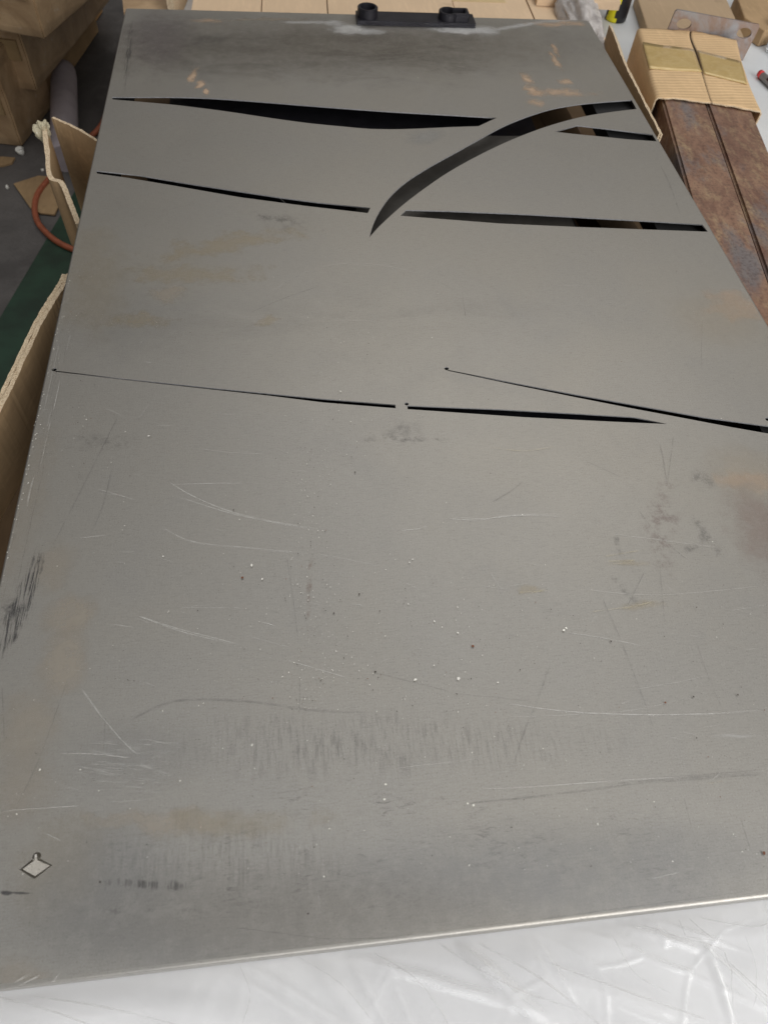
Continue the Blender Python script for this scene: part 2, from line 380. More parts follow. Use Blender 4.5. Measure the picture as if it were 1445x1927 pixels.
# ------------------------------------------------------------------ work table
def table():
    t = empty('work_table', (0.9, 1.2, FZ), 'white topped work table carrying the grey steel panel and rusty tubes', 'table')
    m = mat_simple('white_laminate', (0.66, 0.68, 0.70), 0.45, 0, 0.05, 6)
    bm = bmesh.new(); obox(bm, (-0.06, -0.62), Vector((1, 0)), Vector((0, 1)), 2.6, 3.9, TZ-0.03, TZ)
    obj('table_top', bm, m, t, bevel=0.002)
    leg = mat_simple('grey_leg_paint', (0.12, 0.12, 0.13), 0.5)
    for x in (0.02, 2.4):
        for y in (-0.5, 3.1):
            bm = bmesh.new(); obox(bm, (x, y), Vector((1, 0)), Vector((0, 1)), 0.05, 0.05, FZ, TZ-0.03)
            obj('leg', bm, leg, t)
table()

# ------------------------------------------------------------------ the steel panel
PW, PL, FD = 1.0, 1.706, 0.042
RB = 0.0027     # bend radius
slots = {}
def edge(*a): return [P(x, y) for x, y in a]
slots['A'] = catmull([tuple(p[:2]) for p in edge((212,182.5),(260,182.5),(326,182.5),(393,184.5),(476,190),(575,198),(660,204.5),(746,210.5),(842,216),(934,221.6))], 4) + \
             catmull([tuple(p[:2]) for p in edge((900,237.5),(852,239),(809,241),(756,243),(698,242.5),(640,237.5),(575,231),(500,220.6),(426,209.5),(368,202),(326,197),(264,191.5),(212,187))], 4)
slots['B'] = catmull([tuple(p[:2]) for p in edge((695,446.5),(703,420),(717,393),(736.6,367),(766,341),(809,313.5),(857,287),(900,263),(944,239),(987,221),(1035,205.7),(1083,197),(1131,192),(1188,188))], 5) + \
             catmull([tuple(p[:2]) for p in edge((1197,205),(1155,210),(1112,216.5),(1073,225),(1027,238.5),(982,255),(939,273.5),(890.5,297.5),(842,325),(801,353),(765,380),(737,404),(712.5,427))], 5)
slots['C'] = [tuple(p[:2]) for p in edge((1044,248),(1085,236),(1131,241),(1180,247),(1227,253),(1235,266),(1180,262),(1131,257),(1080,252))]
slots['D'] = [tuple(p[:2]) for p in edge((182,321),(264,330),(359,346),(451,360),(534,372.5),(600,381),(697,391),(692,401),(575,387.5),(451,371),(326,349),(243,335),(183,326.5))]
slots['E'] = [tuple(p[:2]) for p in edge((753.4,406),(764,395),(842,397),(987,403),(1131,411),(1230,416.5),(1321,422.5),(1331,436),(1083,427),(939,420.5),(842,413))]
slots['F'] = [tuple(p[:2]) for p in edge((105,697.6),(221.5,711.3),(387.6,728.8),(504,740.3),(609,750.5),(743.6,761.5),(744.7,768.3),(609,757.4),(504,744.3),(387.6,731.8),(221.5,713.3),(105,699.4))]
slots['G'] = [tuple(p[:2]) for p in edge((766,763),(935,770),(1081.5,778),(1193.7,785),(1254.6,798),(1145,793.2),(984,785),(767,770))]
slots['H'] = [tuple(p[:2]) for p in edge((842,696),(959.5,719),(1081.5,742),(1228,768),(1325,785.4),(1440,801),(1520,812),(1528,829),(1445,816),(1374,803.6),(1276.6,785),(1179,766.6),(1081.5,747.3),(959.5,722.6),(842,697.6))]
def ringpts(px, py, r, n=14):
    c = P(px, py); return [(c.x+r*math.cos(k*math.tau/n), c.y+r*math.sin(k*math.tau/n)) for k in range(n)]
for i, (x, y) in enumerate(((102.5,695.5),(840,693.5),(1443.5,789))): slots['r%d' % i] = ringpts(x, y, 0.0030)
slots['r3'] = ringpts(765, 760, 0.0026, 12)
# diamond
dia = [P(68,1615), P(96.5,1628.5), P(65.5,1651), P(40.5,1636)]
dc = sum(dia, Vector())/4
slots['dia'] = [tuple(p[:2]) for p in dia]
slots['key'] = None

def fill_curve(name, splines, thick, ztop):
    cu = bpy.data.curves.new(name, 'CURVE'); cu.dimensions = '2D'; cu.fill_mode = 'BOTH'; cu.extrude = thick/2
    for pts in splines:
        s = cu.splines.new('POLY'); s.points.add(len(pts)-1)
        for i, p in enumerate(pts): s.points[i].co = (p[0], p[1], 0, 1)
        s.use_cyclic_u = True
    o = bpy.data.objects.new(name, cu)
    me = o.to_mesh()
    bm = bmesh.new(); bm.from_mesh(me); o.to_mesh_clear()
    bpy.data.objects.remove(o); bpy.data.curves.remove(cu)
    bmesh.ops.translate(bm, verts=bm.verts, vec=(0, 0, ztop-thick/2))
    return bm
def rrect(d, r, n=6):
    """outline of the panel grown by d (negative = inset)"""
    x0, y0, x1, y1 = -d, -d, PW+d, PL+d; r = max(r+d, 0.0004)
    out = []
    for cx, cy, a0 in ((x1-r, y0+r, -90), (x1-r, y1-r, 0), (x0+r, y1-r, 90), (x0+r, y0+r, 180)):
        for k in range(n+1):
            a = math.radians(a0+90*k/n); out.append((cx+r*math.cos(a), cy+r*math.sin(a)))
    return out
CR = 0.006
panel = empty('metal_sheet', (PW/2, PL/2, -FD), 'large bare grey steel panel with laser-cut curved slots lying flat on the table', 'metal panel')
# pierced key hole at the top of the diamond
kc = P(69.5, 1612)
spl = [rrect(-RB, CR)]
for k, pts in slots.items():
    if not pts or k in ('dia',): continue
    spl.append(pts)
# diamond opening with a round pierce at its tip, as one outline
def grow(pts, c, g):
    out = []
    for p in pts:
        d = Vector((p[0]-c.x, p[1]-c.y)); out.append((c.x+d.x*(1+g/d.length), c.y+d.y*(1+g/d.length)))
    return out
og = grow(slots['dia'], dc, 0.0014)
tip = Vector(og[0]); up = (tip - Vector((dc.x, dc.y))).normalized(); side = Vector((-up.y, up.x))
hook = [tuple(Vector((kc.x, kc.y)) + (up*math.cos(a) - side*math.sin(a))*0.0036) for a in [math.radians(t) for t in range(-140, 141, 20)]]
dia_hole = hook[::-1] if False else hook
def lerp(a, b, t): return tuple(Vector(a)*(1-t)+Vector(b)*t)
L_ = lerp(og[0], og[3], 0.12); R_ = lerp(og[0], og[1], 0.12)
# side points to the left of up; hook runs from one flank to the other
if (Vector(hook[0])-Vector(L_)).length > (Vector(hook[0])-Vector(R_)).length: hook = hook[::-1]
dia_hole = [L_] + hook + [R_, og[1], og[2], og[3]]
spl.append(dia_hole)
bm = fill_curve('face', spl, 0.0018, 0.0)
bm.normal_update()
for f in bm.faces:
    c_ = f.calc_center_median()
    if abs(f.normal.z) < .5 and .01 < c_.x < PW-.01 and .01 < c_.y < PL-.01: f.material_index = 13
# bend + flange, two skins
prof = [(-RB, 0.0)]
for k in range(1, 7):
    a = math.pi/2*k/6; prof.append((-RB+RB*math.sin(a), -RB+RB*math.cos(a)))
prof += [(0.0, -FD), (-0.002, -FD), (-0.002, -0.0042), (-RB, -0.002)]
loops = [[bm.verts.new((p[0], p[1], z)) for p in rrect(d, CR)] for d, z in prof]
for i in range(len(loops)-1):
    n = len(loops[i])
    for k in range(n):
        f = bm.faces.new((loops[i][k], loops[i+1][k], loops[i+1][(k+1) % n], loops[i][(k+1) % n])); f.smooth = i < 6
uvl = bm.loops.layers.uv.verify()
tint_l = bm.loops.layers.float_color.new('tint'); shape_l = bm.loops.layers.float_color.new('shape')
KINDS = [None, 'streak', 'blot', 'tick', 'smear', 'fine']
def stain(s_, k):
    x, y, rx, ry, rot, col, st, soft, nz = s_[:9]; kind = s_[9] if len(s_) > 9 else None
    g = 1+soft*.6+.02; cr, sr = math.cos(rot), math.sin(rot)
    g2 = min(g + nz*1.5/min(rx, ry), 2.2)
    vs_ = []; uvs = []
    for k_ in range(20):
        a = k_*math.tau/20
        u, v = g2*1.02*math.cos(a), g2*1.02*math.sin(a)
        px_, py_ = x+u*rx*cr-v*ry*sr, y+u*rx*sr+v*ry*cr
        # keep the stain on the sheet
        qx, qy = min(max(px_, .0035), PW-.0035), min(max(py_, .0035), PL-.0035)
        dx, dy = qx-x, qy-y
        uvs.append(((dx*cr+dy*sr)/rx, (-dx*sr+dy*cr)/ry)); vs_.append(bm.verts.new((qx, qy, 0.00005+k*0.000002)))
    try: f = bm.faces.new(vs_)
    except ValueError: return
    f.material_index = 7 + KINDS.index(kind)
    for lp, uv_ in zip(f.loops, uvs):
        lp[uvl].uv = uv_; lp[tint_l] = (*col, st); lp[shape_l] = (soft, min(1, nz*4/min(rx, ry)*.25*1.0), .15 if (col[0] > .605) else .85, 1)
MI = {'w': 1, 'd': 2, 'y': 3, 'cw': 4, 'cd': 5, 'cr': 6}
lift = [0.00035]
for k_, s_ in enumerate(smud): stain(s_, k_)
def ribbon(pts, width, mi, zz=None):
    pts = [P(x, y) for x, y in catmull(pts, 6)] if len(pts) > 2 else [P(x, y) for x, y in [lerp(pts[0], pts[1], t/6) for t in range(7)]]
    lift[0] += 0.000004; z = lift[0]
    prev = None; n = len(pts)
    for i, p in enumerate(pts):
        t = (pts[min(i+1, n-1)] - pts[max(i-1, 0)]).normalized(); s_ = Vector((-t.y, t.x, 0))*width/2
        a, b = bm.verts.new((p.x+s_.x, p.y+s_.y, z)), bm.verts.new((p.x-s_.x, p.y-s_.y, z))
        if prev:
            f = bm.faces.new((prev[0], prev[1], b, a)); f.material_index = mi
            us = ((i-1)/(n-1), (i-1)/(n-1), i/(n-1), i/(n-1)); vs_ = (0, 1, 1, 0)
            for lp, u_, v_ in zip(f.loops, us, vs_): lp[uvl].uv = (u_, v_)
        prev = (a, b)
W1 = [  # bright scratches (photo positions), width in mm
 ([(322,912),(410,910),(462,910)],1.4), ([(315,905),(360,932),(420,958),(480,975),(545,988),(600,997)],1.8), ([(335,935),(430,965),(500,980),(590,994)],1.2), ([(305,992),(345,1014),(385,1024),(450,1030),(520,1037),(600,1043)],1.5), ([(600,1043),(660,1054),(715,1066)],1.1),
 ([(258,1158),(330,1182),(400,1200),(455,1215)],2.0), ([(262,1160),(340,1188),(440,1213)],1.2), ([(340,1144),(460,1144)],1.1), ([(490,1170),(520,1178)],1.3), ([(460,1195),(550,1220)],1.0), ([(538,1242),(600,1260),(660,1278)],1.3), ([(212,1175),(262,1182)],1.3), ([(185,920),(262,942)],1.3), ([(150,1013),(206,1007)],1.2),
 ([(755,999),(790,995),(808,988)],1.6), ([(840,976),(900,979),(950,971),(1010,968),(1065,970)],2.2), ([(850,974),(910,976),(980,970),(1068,972)],1.2),
 ([(1150,1005),(1230,1015),(1360,1032)],1.3), ([(1060,1190),(1130,1200),(1210,1216)],1.5), ([(950,1323),(1020,1334),(1110,1342),(1220,1345),(1340,1343),(1445,1335)],1.8), ([(955,1350),(1080,1345),(1200,1335),(1300,1310)],0.9),
 ([(150,1290),(190,1345),(230,1393),(265,1425)],1.5), ([(0,1527),(90,1521),(160,1517)],1.6), ([(115,1418),(190,1420),(250,1428)],1.2), ([(180,1433),(260,1440),(300,1418)],0.9), ([(200,1510),(290,1505)],1.0), ([(225,1550),(255,1560)],1.0), ([(85,1568),(120,1584)],1.2),
 ([(745,1446),(860,1433),(900,1428)],1.1), ([(900,1485),(1000,1481),(1180,1468),(1300,1462)],1.3), ([(1180,1528),(1260,1542)],1.0), ([(1220,1655),(1282,1640)],1.3), ([(590,1640),(600,1690),(612,1760)],0.9), ([(890,1700),(905,1660)],0.9),
 ([(1180,1300),(1280,1283),(1330,1270)],0.8), ([(1100,1110),(1240,1120),(1445,1102)],1.0), ([(1370,1150),(1445,1138)],0.9), ([(500,560),(560,520),(640,497),(720,500),(800,520),(860,550)],0.9), ([(580,485),(680,500),(760,495)],0.8), ([(1040,538),(1130,540)],1.0), ([(1190,545),(1270,552)],1.0), ([(1130,570),(1180,575),(1250,600),(1320,615)],0.9), ([(820,160),(835,162)],1.0),
 ([(340,580),(480,600),(500,606)],0.8), ([(620,604),(760,604)],0.8), ([(270,680),(288,684)],1.6), ([(880,1100),(960,1110)],0.7), ([(380,845),(430,852),(500,855)],0.9), ([(100,1850),(118,1826)],2.5), ([(25,1852),(62,1830)],2.5), ([(35,1855),(75,1835)],2.0), ([(420,780),(445,781)],1.0), ([(300,1050),(330,1060)],0.9),
]
D1 = [
 ([(225,780),(190,850),(150,930),(95,1038)],2.0), ([(212,880),(195,950),(170,1010)],2.2), ([(1240,835),(1248,870),(1254,915)],2.4), ([(1266,820),(1260,870),(1254,915)],1.8), ([(1130,1120),(1165,1200),(1200,1290),(1220,1345)],1.6), ([(1035,1250),(1010,1320),(985,1380),(960,1460)],2.6),
 ([(1310,1210),(1330,1270),(1360,1340)],1.6), ([(240,1360),(310,1325),(380,1317),(480,1322),(600,1338),(720,1342)],3.0), ([(128,1280),(100,1360),(70,1440),(30,1520)],1.8), ([(200,1345),(195,1420)],1.2), ([(5,1290),(10,1400)],1.6), ([(700,1265),(780,1285),(850,1303)],1.6),
 ([(925,946),(960,925),(985,905)],2.2), ([(850,1305),(1000,1320)],0.8), ([(563,1345),(565,1260)],1.2), ([(540,1050),(555,1150),(560,1200)],1.4), ([(1105,870),(1170,900)],1.6), ([(1240,1060),(1250,1180)],1.2), ([(440,1745),(600,1765),(620,1766)],1.1), ([(600,1767),(780,1763),(950,1740),(1150,1712),(1445,1672)],1.1),
 ([(1240,310),(1258,345),(1280,408)],2.6), ([(247,80),(240,130),(235,180)],2.2), ([(1320,600),(1318,700)],1.4), ([(870,560),(876,600)],1.6), ([(1180,1140),(1215,1070)],1.8), ([(300,400),(380,380)],1.0), ([(470,590),(540,560),(600,540)],1.6), ([(118,505),(108,600),(84,720),(45,900),(25,1000)],1.4), ([(1220,1345),(1228,1370)],1.2), ([(1285,1500),(1300,1560)],1.2),([(1392,1540),(1410,1600)],1.6),
 ([(1200,960),(1240,1010),(1300,1060)],1.4), ([(90,850),(60,980),(30,1120)],1.2), ([(950,1506),(1100,1488),(1250,1468),(1445,1452)],2.6), ([(1150,1476),(1300,1460),(1445,1448)],1.6), ([(1240,1472),(1445,1456)],2.2), ([(880,1512),(1000,1500)],2.0),
]
Y1 = [([(1135,1048),(1218,1034)],1.6), ([(1140,1057),(1200,1055)],2.8), ([(1150,1062),(1190,1059)],1.4), ([(975,1116),(1035,1112)],1.6), ([(985,1122),(1030,1108)],1.2), ([(1165,1148),(1240,1130)],1.6), ([(1110,1152),(1190,1142)],1.2), ([(920,842),(985,849),(1050,840)],1.6), ([(1330,1475),(1360,1470)],1.5)]
rj = random.Random(21)
for lst, mi, k in ((W1, 1, 0.85), (D1, 2, 1.1), (Y1, 3, 1.0)):
    for pts, wd in lst:
        if mi == 1 and wd >= 1.2:
            for q_ in range(4 if wd >= 1.8 else 3):
                ox, oy = rj.uniform(-3, 3)*wd*.5, rj.uniform(-1.0, 1.0)*wd; a_, b_ = rj.uniform(0, .25), rj.uniform(.75, 1)
                pp = [(x+ox+rj.uniform(-.5, .5), y+oy*(i/len(pts)+.2)) for i, (x, y) in enumerate(pts)]
                if q_: pp[0] = lerp(pp[0], pp[1], a_); pp[-1] = lerp(pp[-2], pp[-1], b_)
                ribbon([tuple(z_) for z_ in pp], rj.uniform(.35, .75)*0.001, mi)
        else: ribbon(pts, wd*0.001*k*(.7 if mi == 1 else 1), mi)
# many hairline scuffs
rs = random.Random(3)
for i in range(150):
    x, y = rs.uniform(60, 1420), rs.choice((rs.uniform(850, 1640), rs.uniform(250, 1650)))
    if y < 850 and x > 1150: x -= 500
    L0 = rs.uniform(6, 40); a = rs.gauss(0.12, 0.35) if rs.random() < .75 else rs.uniform(-1.5, 1.5)
    ribbon([(x, y), (x+L0*math.cos(a)*.5, y+L0*math.sin(a)*.5+rs.uniform(-1.5, 1.5)), (x+L0*math.cos(a), y+L0*math.sin(a))], rs.uniform(.25, .55)*0.001, 1 if rs.random() < .6 else 2)
for i in range(70):   # the dense brushing at lower left
    x, y = rs.gauss(215, 45), rs.gauss(1425, 30)
    L0 = rs.uniform(20, 70); a = rs.gauss(0.12, 0.12)
    ribbon([(x, y), (x+L0*math.cos(a), y+L0*math.sin(a))], rs.uniform(.25, .45)*0.001, 1)
for i in range(24):   # left rim roll marks
    t = rs.random(); y = 560+t*900; x0 = 237-.2215*(y-15)+rs.uniform(10, 34); L0 = rs.uniform(30, 110)
    ribbon([(x0, y), (x0-.2215*L0, y+L0)], rs.uniform(.5, 1.1)*0.001, 2 if rs.random() < .75 else 1)
def fleck(px, py, r, mi, asp=1.0):
    c = P(px, py); n = rs.randint(5, 7); a0 = rs.random()*6; ro = rs.random()*3.14
    lift[0] += 0.0000003
    vs_ = []
    for k in range(n):
        rr = r*rs.uniform(.65, 1.2); a = a0+k*math.tau/n
        x, y = rr*math.cos(a)*asp, rr*math.sin(a)
        vs_.append(bm.verts.new((c.x+x*math.cos(ro)-y*math.sin(ro), c.y+x*math.sin(ro)+y*math.cos(ro), lift[0]+0.0002)))
    f = bm.faces.new(vs_); f.material_index = mi
    if f.normal.z < 0: f.normal_flip()
lift[0] = 0.0015
def inpanel(x, y):
    p = P(x, y); return .012 < p.x < .99 and .012 < p.y < 1.69
big = [(474,1065,2.6),(494,1091,1.8),(308,1048,1.4),(812,637,1.6),(862,1278,2.8),(781,1280,2.6),(1060,1187,2.4),(1064,1183,2.0),(817,1170,1.6),(861,1192,1.5),(768,1138,1.4),(816,1253,1.4),(770,1059,1.6),(776,1054,1.3),(725,1477,2.0),(723,1505,1.8),(890,1516,2.0),(879,1513,1.6),(936,1285,1.5),(982,970,1.4),(475,1403,2.0),(77,1449,1.8),(375,1329,1.3),(786,148,2.2),(641,738,1.8),(281,822,2.0),(340,1470,1.3),(620,1560,1.3),(610,1650,1.4),(153,1449,1.6)]
for x, y, r in big: fleck(x, y, r*0.00050, 4, 1.35)
for x, y, r, mi in ((889,1217,2.4,6),(457,1088,2.4,6),(706,1265,2.0,5),(676,1119,1.8,5),(668,890,1.8,5),(628,1155,1.6,5),(1250,1323,1.8,6),(1435,1606,2.6,6),(1303,1312,1.8,5),(1386,1308,1.6,5),(190,1660,1.6,5),(1148,1208,1.6,5),(580,1720,1.4,5),(440,961,1.6,5)): fleck(x, y, r*0.0006, mi)
for i in range(1500):
    k = rs.random()
    if k < .25: x, y = rs.gauss(590, 28), rs.uniform(840, 1340)
    elif k < .35: x, y = rs.gauss(650, 60), rs.uniform(560, 880)
    elif k < .45: x, y = rs.gauss(110+90*rs.random(), 50), rs.uniform(500, 900)
    elif k < .60: x, y = rs.gauss(760, 190), rs.gauss(1230, 90)
    else: x, y = rs.uniform(0, 1445), 300+1350*math.sqrt(rs.random())
    if inpanel(x, y): fleck(x, y, rs.choice((.3,.35,.4,.45,.55,.75))*0.00058, 4 if rs.random() < .50 else (5 if rs.random() < .85 else 6), rs.uniform(1, 2.2))
for i in range(60):   # left rim sparkle
    y = 520+rs.random()*620; x = 237-.2215*(y-15)+rs.gauss(9, 2.5); fleck(x, y, rs.uniform(.3, .55)*0.001, 4, 1.6)
bm.normal_update()
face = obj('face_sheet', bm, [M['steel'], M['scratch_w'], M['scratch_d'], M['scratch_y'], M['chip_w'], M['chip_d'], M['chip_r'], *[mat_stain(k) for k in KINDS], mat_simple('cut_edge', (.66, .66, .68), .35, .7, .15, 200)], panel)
# keep the object coordinates equal to sheet coordinates for the material
face.data.transform(Matrix.Translation(panel.location)); face.location = -panel.location

# diamond tab, sprung slightly out of plane
inn = grow(slots['dia'], dc, -0.0010)
bm = bmesh.new(); prism(bm, [(p[0], p[1]) for p in inn][::-1], -0.0025, -0.0005)
# its little neck reaching into the pierce hole
nk = [Vector(inn[0]) + side*0.0012, Vector(inn[0]) - side*0.0012, Vector(inn[0]) - side*0.0008 + up*0.004, Vector(inn[0]) + side*0.0008 + up*0.004]
nk = [p - up*0.002 for p in nk[:2]] + nk[2:]
prism(bm, [tuple(p) for p in nk], -0.0024, -0.0006)
bmesh.ops.recalc_face_normals(bm, faces=bm.faces)
rot = Matrix.Translation((dc.x, dc.y, 0)) @ Matrix.Rotation(math.radians(5), 4, 'X') @ Matrix.Translation((-dc.x, -dc.y, 0))
bmesh.ops.transform(bm, matrix=rot, verts=bm.verts)
dt = obj('diamond_tab', bm, metal_base('bare_steel_tab_lit', tone=1.9), panel)  # same steel made brighter, standing for light caught by the tilted tab
dt['label'] = 'small bright diamond tab cut into the near left corner'
# channel under the arc slot, then a black sheet and strips added to darken the slots
bm = bmesh.new()
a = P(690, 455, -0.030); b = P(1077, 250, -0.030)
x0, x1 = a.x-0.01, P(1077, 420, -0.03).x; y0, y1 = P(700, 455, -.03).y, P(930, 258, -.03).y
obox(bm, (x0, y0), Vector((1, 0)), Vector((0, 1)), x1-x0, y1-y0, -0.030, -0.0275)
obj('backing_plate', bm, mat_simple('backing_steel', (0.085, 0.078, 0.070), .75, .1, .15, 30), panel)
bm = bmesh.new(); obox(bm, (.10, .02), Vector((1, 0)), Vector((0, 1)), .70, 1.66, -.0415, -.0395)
obj('light_block_sheet', bm, M['black_steel'], panel)  # added sheet, blocks stray light so the slots stay dark
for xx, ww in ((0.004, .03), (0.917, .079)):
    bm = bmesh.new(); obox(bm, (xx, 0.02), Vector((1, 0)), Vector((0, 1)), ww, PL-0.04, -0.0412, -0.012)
    obj('slot_shade_strip', bm, M['slot_shade_black'], panel)  # added black strip in place of the flange shadow

# ------------------------------------------------------------------ pivot fitting on the far edge
def pivot():
    c0 = P(672, 47.5); c1 = P(894, 53.5)
    ux = (c1-c0).normalized(); uy = Vector((-ux.y, ux.x, 0)); L0 = (c1-c0).length; D = 0.047; T = 0.009
    t = empty('pivot_fitting', (c0.x+ux.x*L0/2, c0.y+ux.y*L0/2, 0.0), 'black pivot fitting with ring and oblong socket on the far edge of the panel', 'metal fitting')
    bm = bmesh.new(); obox(bm, c0, Vector(ux[:2]), Vector(uy[:2]), L0, D, 0.0003, T)
    obj('base_plate', bm, M['black_steel'], t, bevel=0.0012)
    def wall(outer, inner, z0, z1, name, bev=0.0012):
        bm = bmesh.new(); n = len(outer)
        rings = [[bm.verts.new((p[0], p[1], z)) for p in pts] for pts, z in ((outer, z0), (outer, z1), (inner, z1), (inner, z0+0.002))]
        for i in range(3):
            for k in range(n): bm.faces.new((rings[i][k], rings[i][(k+1) % n], rings[i+1][(k+1) % n], rings[i+1][k]))
        bm.faces.new(rings[3])
        bmesh.ops.recalc_face_normals(bm, faces=bm.faces)
        ed = [e for e in bm.edges if all(abs(v.co.z-z1) < 1e-6 for v in e.verts) and e.calc_face_angle(0) > .5]
        bmesh.ops.bevel(bm, geom=ed, offset=bev, segments=2, affect='EDGES')
        return obj(name, bm, M['black_steel'], t)
    def L(u, v): p = c0 + ux*u + uy*v; return (p.x, p.y)
    N = 36
    rc = (0.0235, 0.024)
    wall([L(rc[0]+.0215*math.cos(k*math.tau/N), rc[1]+.0215*math.sin(k*math.tau/N)) for k in range(N)],
         [L(rc[0]+.0155*math.cos(k*math.tau/N), rc[1]+.0155*math.sin(k*math.tau/N)) for k in range(N)], T-.0005, T+.017, 'ring')
    def stad(r, uo, ui, hw):     # round on the left, square narrower tail on the right
        pts = []
        for k in range(19):
            a = math.radians(50+260*k/18); pts.append(L(uo+r*math.cos(a), .024+r*math.sin(a)))
        a = hw
        pts += [L(uo+r*.75, .024-a), L(ui-.003, .024-a), L(ui, .024-a+.003), L(ui, .024+a-.003), L(ui-.003, .024+a), L(uo+r*.75, .024+a)]
        return pts
    wall(stad(.0205, L0-.058, L0-.014, .0165), stad(.0145, L0-.058, L0-.021, .0095), T-.0005, T+.014, 'oblong_socket')
pivot()

# ------------------------------------------------------------------ rusty square tubes
def rtube(name, ctr_off, mat, label, Z0, wid, y_end0, y_end1):
    p0 = P(1247, 190, -0.058); p1 = P(1287, 339, -0.058)
    d = Vector((0.183, 0.983, 0)).normalized(); s = Vector((d.y, -d.x, 0))
    o0 = p0 + s*ctr_off
    a = o0 + d*((y_end0-o0.y)/d.y); L0 = (y_end1-y_end0)/d.y
    t = empty(name, (a.x, a.y, Z0), label, 'steel tube', 'rusty square steel tubes beside the panel')
    bm = bmesh.new(); obox(bm, a, Vector(s[:2]), Vector(d[:2]), wid, L0, Z0, -0.058)
    # hollow ends
    for f in list(bm.faces):
        c = f.calc_center_median()
    bmesh.ops.bevel(bm, geom=[e for e in bm.edges if abs((e.verts[0].co-e.verts[1].co).normalized().dot(d)) > .9], offset=0.0045, segments=4, affect='EDGES')
    bm.normal_update()
    for f in list(bm.faces):
        if abs(f.normal.dot(d)) > .95:
            r = bmesh.ops.inset_individual(bm, faces=[f], thickness=0.004)
            n_ = f.normal.copy(); e_ = bmesh.ops.extrude_face_region(bm, geom=[f])
            vv = [g for g in e_['geom'] if isinstance(g, bmesh.types.BMVert)]
            bmesh.ops.translate(bm, verts=vv, vec=-n_*0.12)
            bmesh.ops.delete(bm, geom=[f], context='FACES')
    for f in bm.faces: f.smooth = abs(f.normal.z) < .95 and abs(f.normal.x) < .9
    obj('tube_wall', bm, mat, t)
    return o0, d, s
o0, TD, TS = rtube('rusty_square_tube', 0.0, M['rust_a'], 'brown rusty square tube lying right against the steel panel', TZ+.0005, 0.0955, 0.42, 1.80)
rtube('rusty_square_tube', 0.0972, M['rust_b'], 'mottled grey and rust square tube, the farther one from the panel', TZ+.0005, 0.0955, 0.40, 1.785)
def mat_plate():
    m = NM('stained_plate'); a = m.noise(12, 6, .7, dist=.6); b = m.noise(45, 5, .7)
    c = m.mix(m.rng(a, .35, .6), (.33, .325, .335), (.30, .21, .165)); c = m.mix(m.mul(m.rng(b, .5, .7), .35), c, (.14, .09, .075))
    m.set(Base_Color=c, Metallic=.5, Roughness=.45, Normal=m.bump(b, .3, .001)); return m.m
# end plate with two holes
def end_plate():
    # upright plane just behind the sleeve, parallel to the tube ends
    A0 = P(1206, 52, -.05); A0.z = 0; q0 = A0 + TD*.022
    def hit(x, y):
        d = R3 @ Vector(((x-CX)/FPX, -(y-CY)/FPX, -1.0)); t_ = (q0-CAMLOC).dot(TD)/d.dot(TD); return CAMLOC + d*t_
    TLc, TRc, BRc = hit(1271, 17), hit(1430, 46), hit(1397, 114)
    ex = (TRc-TLc); L0 = ex.length; ex.normalize(); ey = TD.cross(ex).normalized()
    if ey.z < 0: ey = -ey
    H_ = (TRc-BRc).dot(ey)
    n = 24
    t = empty('end_plate', tuple((TLc+BRc)/2), 'upright steel plate with two oval holes behind the taped cardboard', 'steel plate')
    outer = [(0, 0), (L0, 0), (L0, H_-.004), (L0-.004, H_), (.004, H_), (0, H_-.004)]
    hs = []
    for (hx, hy) in ((1286, 44.5), (1399, 61.5)):
        h = hit(hx, hy) - TLc; cx, cy = h.dot(ex), H_ + h.dot(ey)
        hs.append([(cx+.0175*math.cos(k*math.tau/n), cy+.0115*math.sin(k*math.tau/n)) for k in range(n)])
    bm = fill_curve('pl', [outer]+hs, 0.006, 0.003)
    o = TLc - ey*H_
    mt = Matrix(((ex.x, ey.x, TD.x, o.x), (ex.y, ey.y, TD.y, o.y), (ex.z, ey.z, TD.z, o.z), (0, 0, 0, 1)))
    bmesh.ops.transform(bm, matrix=mt, verts=bm.verts); bmesh.ops.recalc_face_normals(bm, faces=bm.faces)
    obj('plate', bm, mat_plate(), t)
end_plate()

